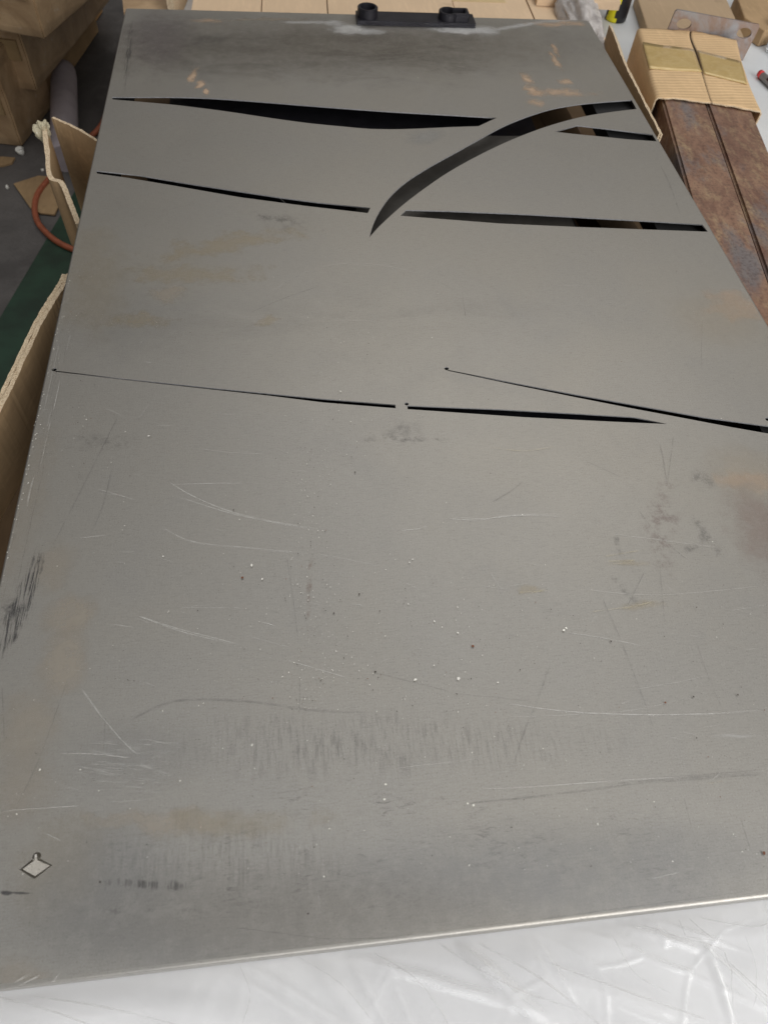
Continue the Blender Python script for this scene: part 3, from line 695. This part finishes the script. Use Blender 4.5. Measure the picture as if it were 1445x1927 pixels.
# ------------------------------------------------------------------ taped cardboard sleeve over the tubes
def sleeve():
    z = -0.0555
    t = empty('cardboard_sleeve', tuple(P(1320, 130, z))[:2] + (z,), 'pale ribbed cardboard sleeve with a brown tape band wrapped over both rusty tubes', 'cardboard')
    loc = lambda u, v: P(u, v, z)
    # the split between the two halves (photo positions)
    crack_l = [(1296.5,59),(1296,75),(1305,100),(1313,125),(1319,143),(1325,165),(1336,196)]
    crack_r = [(1299,59),(1299.5,75),(1310,100),(1318,125),(1321,144),(1326.5,165),(1337.5,196)]
    la = [(1203,56),(1212,90),(1222,130),(1230,160),(1238,186)]
    ra = [(1383,78),(1389,105),(1399,140),(1412,175),(1429,212)]
    def sheet(name, lft, rgt, drop_side):
        bm = bmesh.new(); n = 26; m_ = 22
        L_ = catmull(lft, 12); R_ = catmull(rgt, 12)
        def at(c, f): i = f*(len(c)-1); k = min(int(i), len(c)-2); return lerp(c[k], c[k+1], i-k)
        rows = []
        for i in range(n+1):
            f = i/n; a = loc(*at(L_, f)); b = loc(*at(R_, f)); row = []
            for k in range(m_+1):
                p = a.lerp(b, k/m_)
                jag = 0.0035*noise.noise(Vector((p.x*60, 3.3, 0))) if i in (0, n) else 0
                p = p + TD*jag
                p.z = z + 0.0012*noise.noise(Vector((p.x*18, p.y*18, 5))) + (0.003 if f > .5 else 0)*max(0, 1-abs(k/m_-.5)*2)*0.3
                row.append(p)
            if drop_side < 0:
                base = row[0]
                row = [base + Vector((0, 0, -q)) - TS*0.003 for q in (.098, .07, .035, .004)] + row
            else:
                base = row[-1]
                row = row + [base + Vector((0, 0, -q)) + TS*0.003 for q in (.004, .035, .07, .098)]
            rows.append([bm.verts.new(p) for p in row])
        for i in range(n):
            for k in range(len(rows[0])-1):
                f = bm.faces.new((rows[i][k], rows[i][k+1], rows[i+1][k+1], rows[i+1][k])); f.smooth = True
        bmesh.ops.recalc_face_normals(bm, faces=bm.faces)
        if sum(f.normal.z for f in bm.faces) < 0: bmesh.ops.reverse_faces(bm, faces=bm.faces)
        o = obj(name, bm, [M['card_rib'], M['edge']], t)
        s = o.modifiers.new('thick', 'SOLIDIFY'); s.thickness = 0.003; s.offset = 1; s.material_offset_rim = 1
        return o
    sheet('sleeve_panel', la, crack_l, -1)
    sheet('sleeve_panel', crack_r, ra, 1)
    # tape
    m = NM('packing_tape'); n1 = m.noise(30, 6, 0.7, dist=1.0); n2 = m.noise(1, 4, .7, co=m.scale((20, 200, 20)))
    c = m.mix(m.rng(n1, .35, .7), (0.52, 0.36, 0.13), (0.60, 0.44, 0.19)); c = m.mix(m.mul(m.rng(n2, .5, .75), .35), c, (0.66, 0.50, 0.28))
    m.set(Base_Color=c, Roughness=0.24, Normal=m.bump(n2, .5, .0015), Coat_Weight=.6)
    for (q0, q1, q2, q3) in (((1207,83),(1303,97),(1318.3,139),(1220,134)), ((1310.5,99),(1391,119),(1403,163),(1322,143))):
        bm = bmesh.new(); rows = []
        for i in range(9):
            A, B = lerp(q0, q3, i/8), lerp(q1, q2, i/8); row = []
            for k in range(17):
                p = loc(*lerp(A, B, k/16)); p.z = z + 0.0046 + 0.0012*noise.noise(Vector((p.x*18, p.y*18, 5))) + (0.0003*noise.noise(Vector((p.x*60, p.y*60, 9))))
                row.append(bm.verts.new(p))
            rows.append(row)
        for i in range(8):
            for k in range(16): bm.faces.new((rows[i][k], rows[i+1][k], rows[i+1][k+1], rows[i][k+1])).smooth = True
        if sum(f.normal.z for f in bm.faces) < 0: bmesh.ops.reverse_faces(bm, faces=bm.faces)
        bmesh.ops.recalc_face_normals(bm, faces=bm.faces)
        o = obj('tape_band', bm, m.m, t); s = o.modifiers.new('thick', 'SOLIDIFY'); s.thickness = 0.0004
sleeve()

# ------------------------------------------------------------------ open carton round the panel
def wall_strip(path, h_top, depth, thick, name, parent, plies=2, flute=True):
    """corrugated wall following path (list of xyz top points), outward side to the left of the path"""
    pts = [Vector(p) for p in catmull([tuple(p) for p in path], 10)]
    n = len(pts)
    bm = bmesh.new()
    nrm = []
    for i in range(n):
        d = pts[min(i+1, n-1)]-pts[max(i-1, 0)]; d.z = 0; d.normalize(); nrm.append(Vector((-d.y, d.x, 0)))
    gap = 0.0018
    pt = (thick-gap*(plies-1))/plies
    for k in range(plies):
        o0_ = k*(pt+gap); o1_ = o0_+pt
        cols = []
        for i in range(n):
            jt = 0.0012*noise.noise(pts[i]*220+Vector((k*9, 0, 0)))+0.0012*noise.noise(pts[i]*60+Vector((k*5, 0, 0)))
            a = pts[i]+nrm[i]*o0_; b = pts[i]+nrm[i]*o1_
            zt = Vector((0, 0, jt - k*0.003))
            zb = Vector((0, 0, -depth))
            ji = nrm[i]*0.0009*noise.noise(pts[i]*400)
            cols.append([bm.verts.new(q_) for q_ in (a+zb, a+zt-ji, b+zt+ji, b+zb)])
        for i in range(n-1):
            for j in range(4):
                q_ = (cols[i][j], cols[i][(j+1) % 4], cols[i+1][(j+1) % 4], cols[i+1][j])
                bm.faces.new(q_).material_index = 1 if j == 1 else 0
        for c in (cols[0], cols[-1][::-1]):
            bm.faces.new(c).material_index = 1
    bmesh.ops.recalc_face_normals(bm, faces=bm.faces)
    return obj(name, bm, [M['card'], M['edge']], parent)
def carton():
    t = empty('open_carton', (0.1, 1.0, TZ), 'open brown carton with rough corrugated edges standing up around the steel panel', 'carton')
    z = -0.045
    L_ = [P(97, 243, z)+Vector((-.004,0,0)), P(101, 300, z), P(104, 332, z), P(124, 343, z), P(143, 390, z), P(157, 425, z)]
    far = [tuple(P(x, y, z)) for x, y in ((88,236),(94,285),(99,330),(121,343),(138,382),(153,420))]
    near = [tuple(P(x, y, z)) for x, y in ((135,515),(122,540),(104,568),(80,610),(52,670),(20,738),(-12,800),(-60,880),(-120,980))]
    def smooth_path(p): return p
    wall_strip(far[::-1], 0, .13, .008, 'side_wall', t, plies=1)
    wall_strip([p for p in near[::-1]], 0, .11, .015, 'side_wall', t, plies=2)
    back = [tuple(P(x, y, z)) for x, y in ((97,222),(120,231),(150,246),(185,268),(215,290))]
    wall_strip(back[::-1] if False else back, 0, .20, .005, 'end_wall', t, plies=1)
    right = [tuple(P(x, y, z)) for x, y in ((1146,47),(1158,76),(1171,112),(1184,140),(1203,178),(1222,215),(1240,250))]
    wall_strip(right, 0, .11, .008, 'side_wall', t, plies=2)
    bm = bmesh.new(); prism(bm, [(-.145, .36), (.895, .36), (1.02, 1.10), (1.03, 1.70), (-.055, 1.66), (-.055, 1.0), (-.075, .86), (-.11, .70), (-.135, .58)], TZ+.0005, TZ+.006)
    obj('carton_floor', bm, M['card_shade'], t)
    wall_strip([(-.125, .33, -.06), (.3, .325, -.06), (.86, .33, -.06)], 0, .094, .006, 'end_wall', t, plies=1)  # unseen front wall, added to keep doorway light out of the carton
carton()
# crossbars the panel rests on, seen through the slots
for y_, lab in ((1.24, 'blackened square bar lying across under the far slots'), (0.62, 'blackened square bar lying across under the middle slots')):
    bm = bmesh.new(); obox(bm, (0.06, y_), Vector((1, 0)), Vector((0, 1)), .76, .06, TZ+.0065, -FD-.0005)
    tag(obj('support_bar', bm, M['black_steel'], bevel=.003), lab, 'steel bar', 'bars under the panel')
# cardboard strips seen through the right-hand slots
for (x, y, l, a, lab, mt) in ((.80, 1.31, .62, .0, 'long tan cardboard strip on the carton floor, seen through the far curved slot', 'card_shade'), (.86, 1.22, .5, .05, 'brown cardboard strip under the panel, seen through the curved slot', 'card_shade'), (.88, .95, .26, .15, 'brown cardboard strip under the panel, seen through the long right slot', 'card_deep_shade')):
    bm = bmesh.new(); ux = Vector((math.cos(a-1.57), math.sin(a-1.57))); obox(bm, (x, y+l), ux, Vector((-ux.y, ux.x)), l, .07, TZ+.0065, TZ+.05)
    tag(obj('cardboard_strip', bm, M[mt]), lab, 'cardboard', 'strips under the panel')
# loose steel scrap under arc
bm = bmesh.new(); c = P(1040, 222, -.14); obox(bm, (c.x-.05, c.y-.1), Vector((1, 0)), Vector((0, 1)), .10, .10, TZ+.0065, TZ+.02)
tag(obj('steel_offcut', bm, M['rust_b'], bevel=.001), 'small rusty steel offcut under the panel beneath the curved slot', 'steel offcut')

# ------------------------------------------------------------------ foam pack and clear film in front
bm = bmesh.new(); obox(bm, (-.5, -.42), Vector((1, 0)), Vector((0, 1)), 2.0, .70, TZ+.0005, -.0455)
def foam_mat():
    m = NM('white_foam'); n1 = m.noise(5, 4); n2 = m.noise(160, 3)
    c = m.mix(m.rng(n1, .3, .7), (0.74, 0.74, 0.755), (0.80, 0.80, 0.81))
    m.set(Base_Color=c, Roughness=.8, Normal=m.bump(n2, .25, .0008)); return m.m
tag(obj('foam_block', bm, foam_mat(), bevel=.004), 'white foam slab under the near edge of the steel panel', 'foam')
def film():
    m = NM('clear_film')
    lw = m.n('ShaderNodeLayerWeight'); lw.inputs[0].default_value = 0.35
    a = m.rng(lw.outputs['Facing'], 0.0, 0.8, 0.20, 0.9)
    m.set(Base_Color=(0.86, 0.865, 0.87), Roughness=0.12, Alpha=a, Specular_IOR_Level=0.9)
    bm = bmesh.new(); nx, ny = 560, 180; X0, X1, Y0, Y1 = -.22, 1.12, -.24, .03
    rr = random.Random(11)
    ridges = []
    for i in range(50):
        cx, cy = rr.uniform(-.3, 1.2), rr.uniform(-.25, .03); a_ = rr.gauss(-.75, .45)
        ridges.append((cx, cy, a_, rr.uniform(.05, .22), rr.uniform(.001, .003), rr.uniform(.002, .006)*rr.choice((1, 1, .6))))
    for (pa, pb, w_, h_) in (((560,1780),(700,1927),.006,.004), ((640,1790),(1010,1905),.004,.006), ((850,1760),(1030,1927),.005,.007), ((1000,1830),(1330,1927),.008,.004), ((1220,1715),(1250,1780),.003,.006), ((1160,1735),(1320,1790),.003,.005), ((1330,1790),(1375,1927),.003,.006), ((1320,1780),(1445,1900),.003,.005), ((0,1880),(240,1927),.006,.004), ((60,1870),(480,1927),.010,.003)):
        A, B = P(*pa, -.04), P(*pb, -.04); d = B-A
        ridges.append(((A.x+B.x)/2, (A.y+B.y)/2, math.atan2(d.y, d.x), d.length*.6, w_, h_))
    g = []
    for j in range(ny+1):
        row = []
        for i in range(nx+1):
            x = X0+(X1-X0)*i/nx; y = Y0+(Y1-Y0)*j/ny
            zz = 0.004*(noise.noise(Vector((x*6, y*9, 0)))+.5) 
            # creased facets: folded ridged noise
            q = noise.noise(Vector((x*14+3*noise.noise(Vector((x*5, y*5, 4))), y*14, 2)))
            zz += 0.003*(1-abs(q)*1.8)**2 * (0.25+0.75*min(1, max(0, (x-.35)*2.2)))
            if x > .2:
                wq = Vector((x*11+1.5*noise.noise(Vector((x*6, y*6, 8))), y*13+1.5*noise.noise(Vector((x*6, y*6, 3))), 0))
                dd, _pp = noise.voronoi(wq)
                zz += min(1, (x-.2)*2.2)*(.0022*max(0, 1-(dd[1]-dd[0])/.05) + .0030*noise.noise(wq*.8))
            for cx, cy, a_, L0, w_, h_ in ridges:
                dx, dy = x-cx, y-cy
                if abs(dx) > L0+.02 or abs(dy) > L0+.02: continue
                u = dx*math.cos(a_)+dy*math.sin(a_); v_ = -dx*math.sin(a_)+dy*math.cos(a_)
                if abs(u) < L0 and abs(v_) < w_*4: zz += 1.1*h_*max(0, 1-abs(v_)/(w_*1.6))*(1-(u/L0)**2)
            edge_f = min(1, max(0, (-.004-y)/.02))
            row.append(bm.verts.new((x, y, -.0448 + min(zz, .014)*edge_f + .0003)))
        g.append(row)
    for j in range(ny):
        for i in range(nx): bm.faces.new((g[j][i], g[j][i+1], g[j+1][i+1], g[j+1][i])).smooth = True
    # folded edges of the doubled film
    uvf = bm.loops.layers.uv.verify()
    def zs(x, y):
        i = min(max(int((x-X0)/(X1-X0)*nx+.5), 0), nx); j = min(max(int((y-Y0)/(Y1-Y0)*ny+.5), 0), ny); return g[j][i].co.z
    for ln_, wd in (([(822,1772),(922,1838),(1002,1873),(1097,1903)],1.0), ([(897,1772),(1002,1833),(1112,1916),(1140,1940)],1.2), ([(1202,1738),(1272,1763),(1347,1783),(1367,1813),(1377,1930)],.8),
                ([(1278,1730),(1287,1763)],.6), ([(1297,1728),(1347,1778)],.6), ([(1367,1808),(1405,1845),(1470,1900)],.8), ([(1312,1726),(1412,1743),(1450,1735)],.6), ([(1287,1763),(1350,1772)],.6), ([(1022,1808),(1222,1883),(1330,1920)],.9),
                ([(-20,1872),(110,1905),(200,1940)],.8), ([(60,1875),(200,1895),(360,1935)],.8), ([(560,1800),(640,1850),(700,1920)],.6), ([(450,1815),(470,1870),(455,1930)],.5), ([(1400,1760),(1420,1820),(1412,1900)],.5), ([(700,1790),(790,1850),(850,1940)],.6), ([(1150,1760),(1190,1830),(1260,1870)],.5)):
        pts = [P(x, y, -.042) for x, y in catmull(ln_, 8)]; prev = None; n = len(pts)
        for i, p in enumerate(pts):
            t = (pts[min(i+1, n-1)] - pts[max(i-1, 0)]).normalized(); s_ = Vector((-t.y, t.x, 0))*wd*.001
            z_ = max(zs(p.x, p.y), zs(p.x+s_.x, p.y+s_.y), zs(p.x-s_.x, p.y-s_.y))+.0005
            a, b = bm.verts.new((p.x+s_.x, p.y+s_.y, z_)), bm.verts.new((p.x-s_.x, p.y-s_.y, z_))
            if prev:
                f = bm.faces.new((prev[0], prev[1], b, a)); f.material_index = 1; f.smooth = True
                for lp, u_, v_ in zip(f.loops, ((i-1)/(n-1), (i-1)/(n-1), i/(n-1), i/(n-1)), (0, 1, 1, 0)): lp[uvf].uv = (u_, v_)
            prev = (a, b)
    tag(obj('plastic_film', bm, [m.m, mat_alpha('film_fold', (0.45, 0.43, 0.41), 0.3, 0.0, 60, 0.25, 0.7, 0.34)]), 'crinkled clear plastic film spread over the white foam in front of the panel', 'plastic film')
film()

# ------------------------------------------------------------------ cartons behind the panel
def tape_mat(name, col, rough=.35):
    m = NM(name); n1 = m.noise(25, 5, .7, dist=.8); m.set(Base_Color=m.mix(m.rng(n1, .3, .7), tuple(x*.85 for x in col), col), Roughness=rough); return m.m
M['tape'] = tape_mat('tan_tape', (0.70, 0.53, 0.29))
zt = -0.10
edges_px = [352, 487, 614, 858, 1003, 1118]
labs = ['pale flat carton behind the far left edge of the panel, first from the left', 'pale carton with a yellow tape band, second from the left behind the panel', 'wide plain pale carton behind the ringed end of the pivot fitting', 'taped carton behind the oblong socket of the pivot fitting', 'pale carton behind the panel, nearest the bagged can']
for i in range(5):
    a = P(edges_px[i]+1, 40, zt); b = P(edges_px[i+1]-1, 40, zt)
    t = empty('flat_carton', ((a.x+b.x)/2, 2.0, TZ), labs[i], 'carton', 'pale cartons lined up behind the panel')
    bm = bmesh.new(); z_ = zt - .002*(i % 2)
    hexa(bm, [(a.x, 1.74, TZ+.0005), (b.x, 1.74, TZ+.0005), (b.x+.02, 2.42, TZ+.0005), (a.x+.02, 2.42, TZ+.0005), (a.x, 1.74, z_), (b.x, 1.74, z_), (b.x+.02, 2.42, z_), (a.x+.02, 2.42, z_)])
    obj('box_body', bm, M['card_light'], t, bevel=.003)
    if i in (1, 3):
        bm = bmesh.new(); wd = b.x-a.x
        for k in range(2):
            bm = bmesh.new(); obox(bm, (a.x+wd*.04, 1.80+.26*k), Vector((1, 0)), Vector((0, 1)), wd*.72, .11, z_+.0002, z_+.0008)
            obj('tape_band', bm, M['tape'], t)
# upper flap lying across the right carton
bm = bmesh.new(); a = P(1010, 3, zt+.01); b = P(1125, 10, zt+.01); ux = Vector((b.x-a.x, b.y-a.y)).normalized()
obox(bm, a, ux, Vector((-ux.y, ux.x)), .22, .3, zt+.001, zt+.02)
tag(obj('card_lid', bm, M['card_light']), 'pale cardboard lid lying on the rightmost carton behind the panel', 'cardboard')
# corrugated upright and brown box at the far left corner
bm = bmesh.new(); a = P(316, 16, -.12); obox(bm, (a.x, a.y), Vector((1, 0)), Vector((.12, 1)).normalized(), .016, .5, TZ+.001, -.06, 0)
tag(obj('corrugated_board', bm, M['edge']), 'pale corrugated board standing on edge left of the lined-up cartons', 'cardboard')

def pxbox(name, c, pr, z0, z1, lr, ll, label, mat, group=None, film=True, yaw=None):
    a = P(*c, z0); b = P(*pr, z0); ux = Vector((b.x-a.x, b.y-a.y)).normalized(); uy = Vector((-ux.y, ux.x))
    t = empty(name, (a.x, a.y, z0), label, 'package', group)
    bm = bmesh.new(); obox(bm, a, ux, uy, lr, ll, z0, z1)
    bmesh.ops.bevel(bm, geom=bm.edges[:], offset=.006, segments=2, affect='EDGES')
    bmesh.ops.subdivide_edges(bm, edges=[e for e in bm.edges if e.calc_length() > .08], cuts=14, use_grid_fill=True)
    for v in bm.verts:
        k = .003*noise.noise(v.co*4+Vector((z0*9, 0, 0)))+.002*noise.noise(v.co*15)
        v.co += Vector((ux.x-uy.x, ux.y-uy.y, 0))*k
        if v.co.z > z0+.02: v.co.z += .004*noise.noise(v.co*7)
    obj('box_body', bm, mat, t)
    # flaps meeting along the near face, closed with tape
    if lr > .3:
        bm = bmesh.new(); zz_ = (z0+z1)/2
        fa = a - Vector((ux.x, ux.y, 0))*0
        h = (z1-z0)
        obox(bm, (a.x-ux.x*.0-uy.x*-.02, a.y+uy.y*.02-ux.y*0), -ux, uy, .010, ll*.9, zz_-h*.12, zz_+h*.12)
        obj('tape_band', bm, M['tape_dull'], t)
    return t, a, ux, uy
wrapc = NM('wrapped_cardboard'); n1 = wrapc.noise(7, 6, .65, dist=.8); n2 = wrapc.noise(1, 5, .7, co=wrapc.scale((5, 30, 30)), dist=.8)
cc = wrapc.mix(wrapc.rng(n1, .3, .7), (0.34, 0.22, 0.12), (0.54, 0.375, 0.22)); cc = wrapc.mix(wrapc.mul(wrapc.rng(n2, .58, .72), .5), cc, (0.58, 0.48, 0.37))
lw_ = wrapc.n('ShaderNodeTexWave', wave_type='BANDS', bands_direction='Z'); wrapc.l(wrapc.co, lw_.inputs[0])
lw_.inputs['Scale'].default_value = 1.1; lw_.inputs['Distortion'].default_value = 2.2; lw_.inputs['Detail'].default_value = 2; lw_.inputs['Detail Scale'].default_value = 2
cc = wrapc.mix(wrapc.mul(wrapc.rng(lw_.outputs[1], .0, .05, 1, 0), .30), cc, (0.07, 0.045, 0.025))
wrapc.set(Base_Color=cc, Roughness=.5, Coat_Weight=.35, Coat_Roughness=.2, Normal=wrapc.bump(n2, .5, .006)); M['wrap'] = wrapc.m; M['tape_dull'] = tape_mat('dull_tape', (0.36, 0.25, 0.13), .3)
G = 'film wrapped packages stacked on the left'
pxbox('wrapped_package', (86,75), (172,0), -.50, -.20, 1.0, .55, 'large film wrapped brown package on top of the stack at the upper left', M['wrap'], G)
pxbox('wrapped_package', (72,172), (160,62), -.79, -.501, .95, .14, 'narrow upright package under the large wrapped one', M['wrap'], G)
pxbox('wrapped_package', (44,277), (75,235), FZ+.0005, -.62, .34, .5, 'tan package standing on the floor at the left border', M['wrap'], G)
pxbox('wrapped_package', (62,245), (140,130), FZ+.0005, -.791, .9, .35, 'low brown package at the bottom of the stack, on the floor', M['card_dark'], G)
pxbox('brown_box', (138,112), (152,90), FZ+.0005, -.62, .5, .30, 'orange brown box on the floor behind the wrapped stack', mat_cardboard('cardboard_orange', (0.50, 0.29, 0.13)), None)
a = P(233, 22, -.13); b = P(312, 22, -.13)
t = empty('brown_box', ((a.x+b.x)/2, a.y+.3, TZ), 'dull brown box on the table beyond the far left corner of the panel', 'package')
bm = bmesh.new(); hexa(bm, [(a.x, a.y, TZ+.0005), (b.x, a.y, TZ+.0005), (b.x+.1, a.y+.9, TZ+.0005), (a.x-.12, a.y+.9, TZ+.0005), (a.x, a.y, -.13), (b.x, a.y, -.13), (b.x+.1, a.y+.9, -.13), (a.x-.12, a.y+.9, -.13)])
obj('box_body', bm, M['wrap'], t, bevel=.005)

# ------------------------------------------------------------------ things on the floor at left
hp = [(215,170),(200,215),(188,240),(160,268),(125,300),(92,338),(72,365),(66,392),(72,418),(90,440),(112,457),(140,470),(175,482),(260,500)]
bm = bmesh.new(); tube(bm, catmull([tuple(P(x, y, FZ+.012)) for x, y in hp], 8), .0105, 12)
tag(obj('hose', bm, mat_simple('orange_hose', (0.34, 0.095, 0.045), .5, 0, .15, 30)), 'orange rubber air hose curving across the floor left of the panel', 'hose')
bm = bmesh.new(); a = P(121, 122, FZ+.05); b = P(122, 300, FZ+.05)
d = (b-a); pts = [a+d*(k/14) for k in range(15)]
tube(bm, pts, lambda f: .052*min(1, math.sqrt(max(.02, 1-(1-min(1, f/.12))**2))), 20)
tag(obj('foam_roll', bm, mat_simple('lilac_foam', (0.38, 0.33, 0.35), .85, 0, .1, 12), smooth=False), 'greyish lilac foam roll lying on the floor behind the carton corner', 'foam roll')
bm = bmesh.new(); prism(bm, [tuple(P(x, y, FZ)[:2]) for x, y in ((28,350),(75,335),(110,338),(122,372),(105,408),(78,405),(60,396))][::-1], FZ+.0045, FZ+.010)
bmesh.ops.recalc_face_normals(bm, faces=bm.faces)
tag(obj('cardboard_scrap', bm, M['card_dark']), 'torn flat cardboard scrap on the concrete under the orange hose', 'cardboard')
bm = bmesh.new(); prism(bm, [tuple(P(x, y, FZ)[:2]) for x, y in ((-20,300),(8,298),(30,300),(24,310),(5,315),(-20,312))][::-1], FZ+.0005, FZ+.008)
bmesh.ops.recalc_face_normals(bm, faces=bm.faces)
tag(obj('cardboard_scrap', bm, M['card_dark']), 'small cardboard scrap on the floor at the left border below the stack', 'cardboard')
for i, (x, y, r, lab) in enumerate(((41,289,.016,'crumpled white paper ball on the floor by the tan package'), (82,322,.006,'tiny white crumb on the floor above the cardboard scrap'), (15,355,.007,'tiny white crumb on the floor left of the cardboard scrap'))):
    bm = bmesh.new(); bmesh.ops.create_icosphere(bm, subdivisions=3, radius=r)
    for v in bm.verts: v.co *= 1+.35*noise.noise(v.co*90+Vector((i, 0, 0)))
    bmesh.ops.translate(bm, verts=bm.verts, vec=P(x, y, FZ)+Vector((0, 0, r*.8)))
    tag(obj('paper_scrap', bm, M['chip_w']), lab, 'litter', 'white litter on the floor')
# crumpled clear tape on the carton corner
m = NM('crumpled_tape'); m.set(Base_Color=(0.62, 0.56, 0.40), Roughness=.2, Alpha=.6)
bm = bmesh.new(); bmesh.ops.create_icosphere(bm, subdivisions=4, radius=.016)
for v in bm.verts:
    n = v.co.normalized(); v.co = n*.013*(1+.8*noise.noise(n*1.7)+.25*abs(noise.noise(n*4))); v.co.x *= 1.0; v.co.z *= 1.2
c = P(82, 246, -.05); bmesh.ops.translate(bm, verts=bm.verts, vec=c)
tag(obj('crumpled_tape', bm, m.m), 'crumpled wad of clear yellowish tape stuck to the carton corner', 'tape')

# ------------------------------------------------------------------ far right: bag, can, cartons, marker
def can():
    r = .029; base = P(1160, 45, TZ+.0005); ctr = base + Vector((.004, r, 0)); H_ = .14
    t = empty('spray_can', tuple(ctr), 'black and yellow can standing in the clear bag behind the panel', 'can')
    yel = mat_simple('yellow_print', (0.85, 0.78, 0.02), .35, 0, .05); blk = mat_simple('black_print', (0.015, 0.015, 0.018), .3, 0, .1); sil = mat_simple('silver_cap', (0.6, 0.58, 0.55), .3, .8, .1)
    bm = bmesh.new(); n = 48
    dirc = math.atan2(CAMLOC.y-ctr.y, CAMLOC.x-ctr.x)
    zs = [0, .003, .012, .022, .030, .038, .046, .056, .064, .072, .082, .094]
    pat = {  # angle bins (relative to viewer, + is right) per band
    }
    rings = []
    for z_ in zs:
        rr = r*(.93 if z_ == 0 else 1)
        rings.append([bm.verts.new((ctr.x+rr*math.cos(dirc+math.tau*k/n), ctr.y+rr*math.sin(dirc+math.tau*k/n), TZ+.0005+z_)) for k in range(n)])
    def isyel(b, a):   # a = angle from the viewer direction, degrees, right positive
        if b >= 10: return True
        if b == 9: return False
        if b <= 1: return -60 < a < 5
        if b in (2, 3): return -50 < a < -5
        if b in (4,): return -46 < a < 3
        if b in (5,): return -42 < a < -28
        if b in (6, 7): return -40 < a < 10
        if b == 8: return -75 < a < 80
        return False
    for b in range(len(zs)-1):
        for k in range(n):
            a = (k+.5)/n*360; a = a-360 if a > 180 else a
            f = bm.faces.new((rings[b][k], rings[b][(k+1) % n], rings[b+1][(k+1) % n], rings[b+1][k])); f.smooth = True
            f.material_index = 0 if isyel(b, a) else 1
    bm.faces.new(rings[0][::-1]); bm.faces.new(rings[-1])
    obj('can_body', bm, [yel, blk], t)
    bm = bmesh.new()
    tube(bm, [ctr+Vector((0, 0, .0945)), ctr+Vector((0, 0, .105)), ctr+Vector((0, 0, H_))], r*.8, 24)
    obj('cap', bm, sil, t)
can()
def bag():
    m = NM('cloudy_plastic'); n1 = m.noise(30, 6, .7, dist=1.5)
    c = m.mix(m.rng(n1, .35, .65), (0.50, 0.46, 0.44), (0.68, 0.64, 0.62))
    m.set(Base_Color=c, Roughness=.3, Normal=m.bump(n1, .7, .01), Alpha=.93)
    bm = bmesh.new(); bmesh.ops.create_icosphere(bm, subdivisions=5, radius=1)
    for v in bm.verts:
        n = v.co.normalized(); k = 1+.28*noise.noise(n*2.2)+.16*abs(noise.noise(n*6))
        v.co = Vector((n.x*.052*k, n.y*.19*k, n.z*.050*k))
    bmesh.ops.rotate(bm, verts=bm.verts, matrix=Matrix.Rotation(-.08, 3, 'Z'))
    c = P(1120, 40, -.10)
    mz = min(v.co.z for v in bm.verts)
    bmesh.ops.translate(bm, verts=bm.verts, vec=Vector((c.x-.046, c.y+.01, TZ-mz+.001)))
    for v in bm.verts:
        pass
    tag(obj('plastic_bag', bm, m.m, smooth=True), 'crumpled cloudy plastic bag between the pale cartons and the can', 'plastic bag')
bag()
# brown carton lying behind the sleeve
z = -.130
q = [P(x, y, z) for x, y in ((1178,-6),(1262,72),(1330,90),(1400,60),(1355,-10))]
def slab(name, pts, z0, z1, mat, label, cat, group=None, bevel=.003):
    bm = bmesh.new(); prism(bm, [tuple(p[:2]) for p in pts], z0, z1); bmesh.ops.recalc_face_normals(bm, faces=bm.faces)
    return tag(obj(name, bm, mat, bevel=bevel), label, cat, group)
slab('flat_carton', [P(x, y, z) for x, y in ((1219,58),(1262,70),(1290,75),(1408,88),(1362,-12),(1196,-12))][::-1], TZ+.001, z, mat_cardboard('cardboard_tan', (0.46, 0.335, 0.215), dark=.92), 'tan carton lying behind the upright plate with two holes', 'carton')
slab('flat_carton', [P(x, y, -.12) for x, y in ((1384,-12),(1400,32),(1438,58),(1480,50),(1470,-12))][::-1], TZ+.001, -.12, M['card'], 'tan carton in the far right corner beyond the plate', 'carton')
def marker():
    a = P(1429, 138, TZ+.010); b = P(1475, 182, TZ+.010); d = (b-a).normalized()
    t = empty('marker_pen', tuple(a), 'thin grey marker pen with a red end on the white table at the right border', 'pen')
    bm = bmesh.new(); tube(bm, [a+d*.012, a+d*.10], .0085, 16); obj('barrel', bm, mat_simple('pen_grey', (0.30, 0.28, 0.27), .4, .2, .1), t)
    bm = bmesh.new(); tube(bm, [a, a+d*.0119], .0088, 16); obj('end_cap', bm, mat_simple('pen_red', (0.62, 0.04, 0.04), .4), t)
    bm = bmesh.new(); tube(bm, [a+d*.04+Vector((0, 0, .0015)), a+d*.075+Vector((0, 0, .0015))], .0082, 12); obj('printed_mark', bm, mat_simple('pen_dark', (0.05, 0.01, 0.012), .4), t)
marker()
m = NM('clear_plastic'); m.set(Base_Color=(.8, .82, .84), Roughness=.1, Transmission_Weight=.5)
bm = bmesh.new(); bmesh.ops.create_icosphere(bm, subdivisions=3, radius=.022)
for v in bm.verts: v.co *= 1+.5*noise.noise(v.co*60)
c = P(1446, 100, TZ); bmesh.ops.translate(bm, verts=bm.verts, vec=c+Vector((0.012, 0, .018)))
tag(obj('crumpled_wrapper', bm, m.m), 'shiny crumpled clear wrapper on the table at the right border above the pen', 'wrapper')
bm = bmesh.new(); c = P(1440, 80, TZ); tube(bm, [c+Vector((.012, .0, .0005)), c+Vector((.012, 0, .055))], .022, 24)
tag(obj('tape_roll', bm, mat_simple('navy', (0.03, 0.035, 0.09), .4)), 'dark navy roll at the right border beyond the clear wrapper', 'roll')
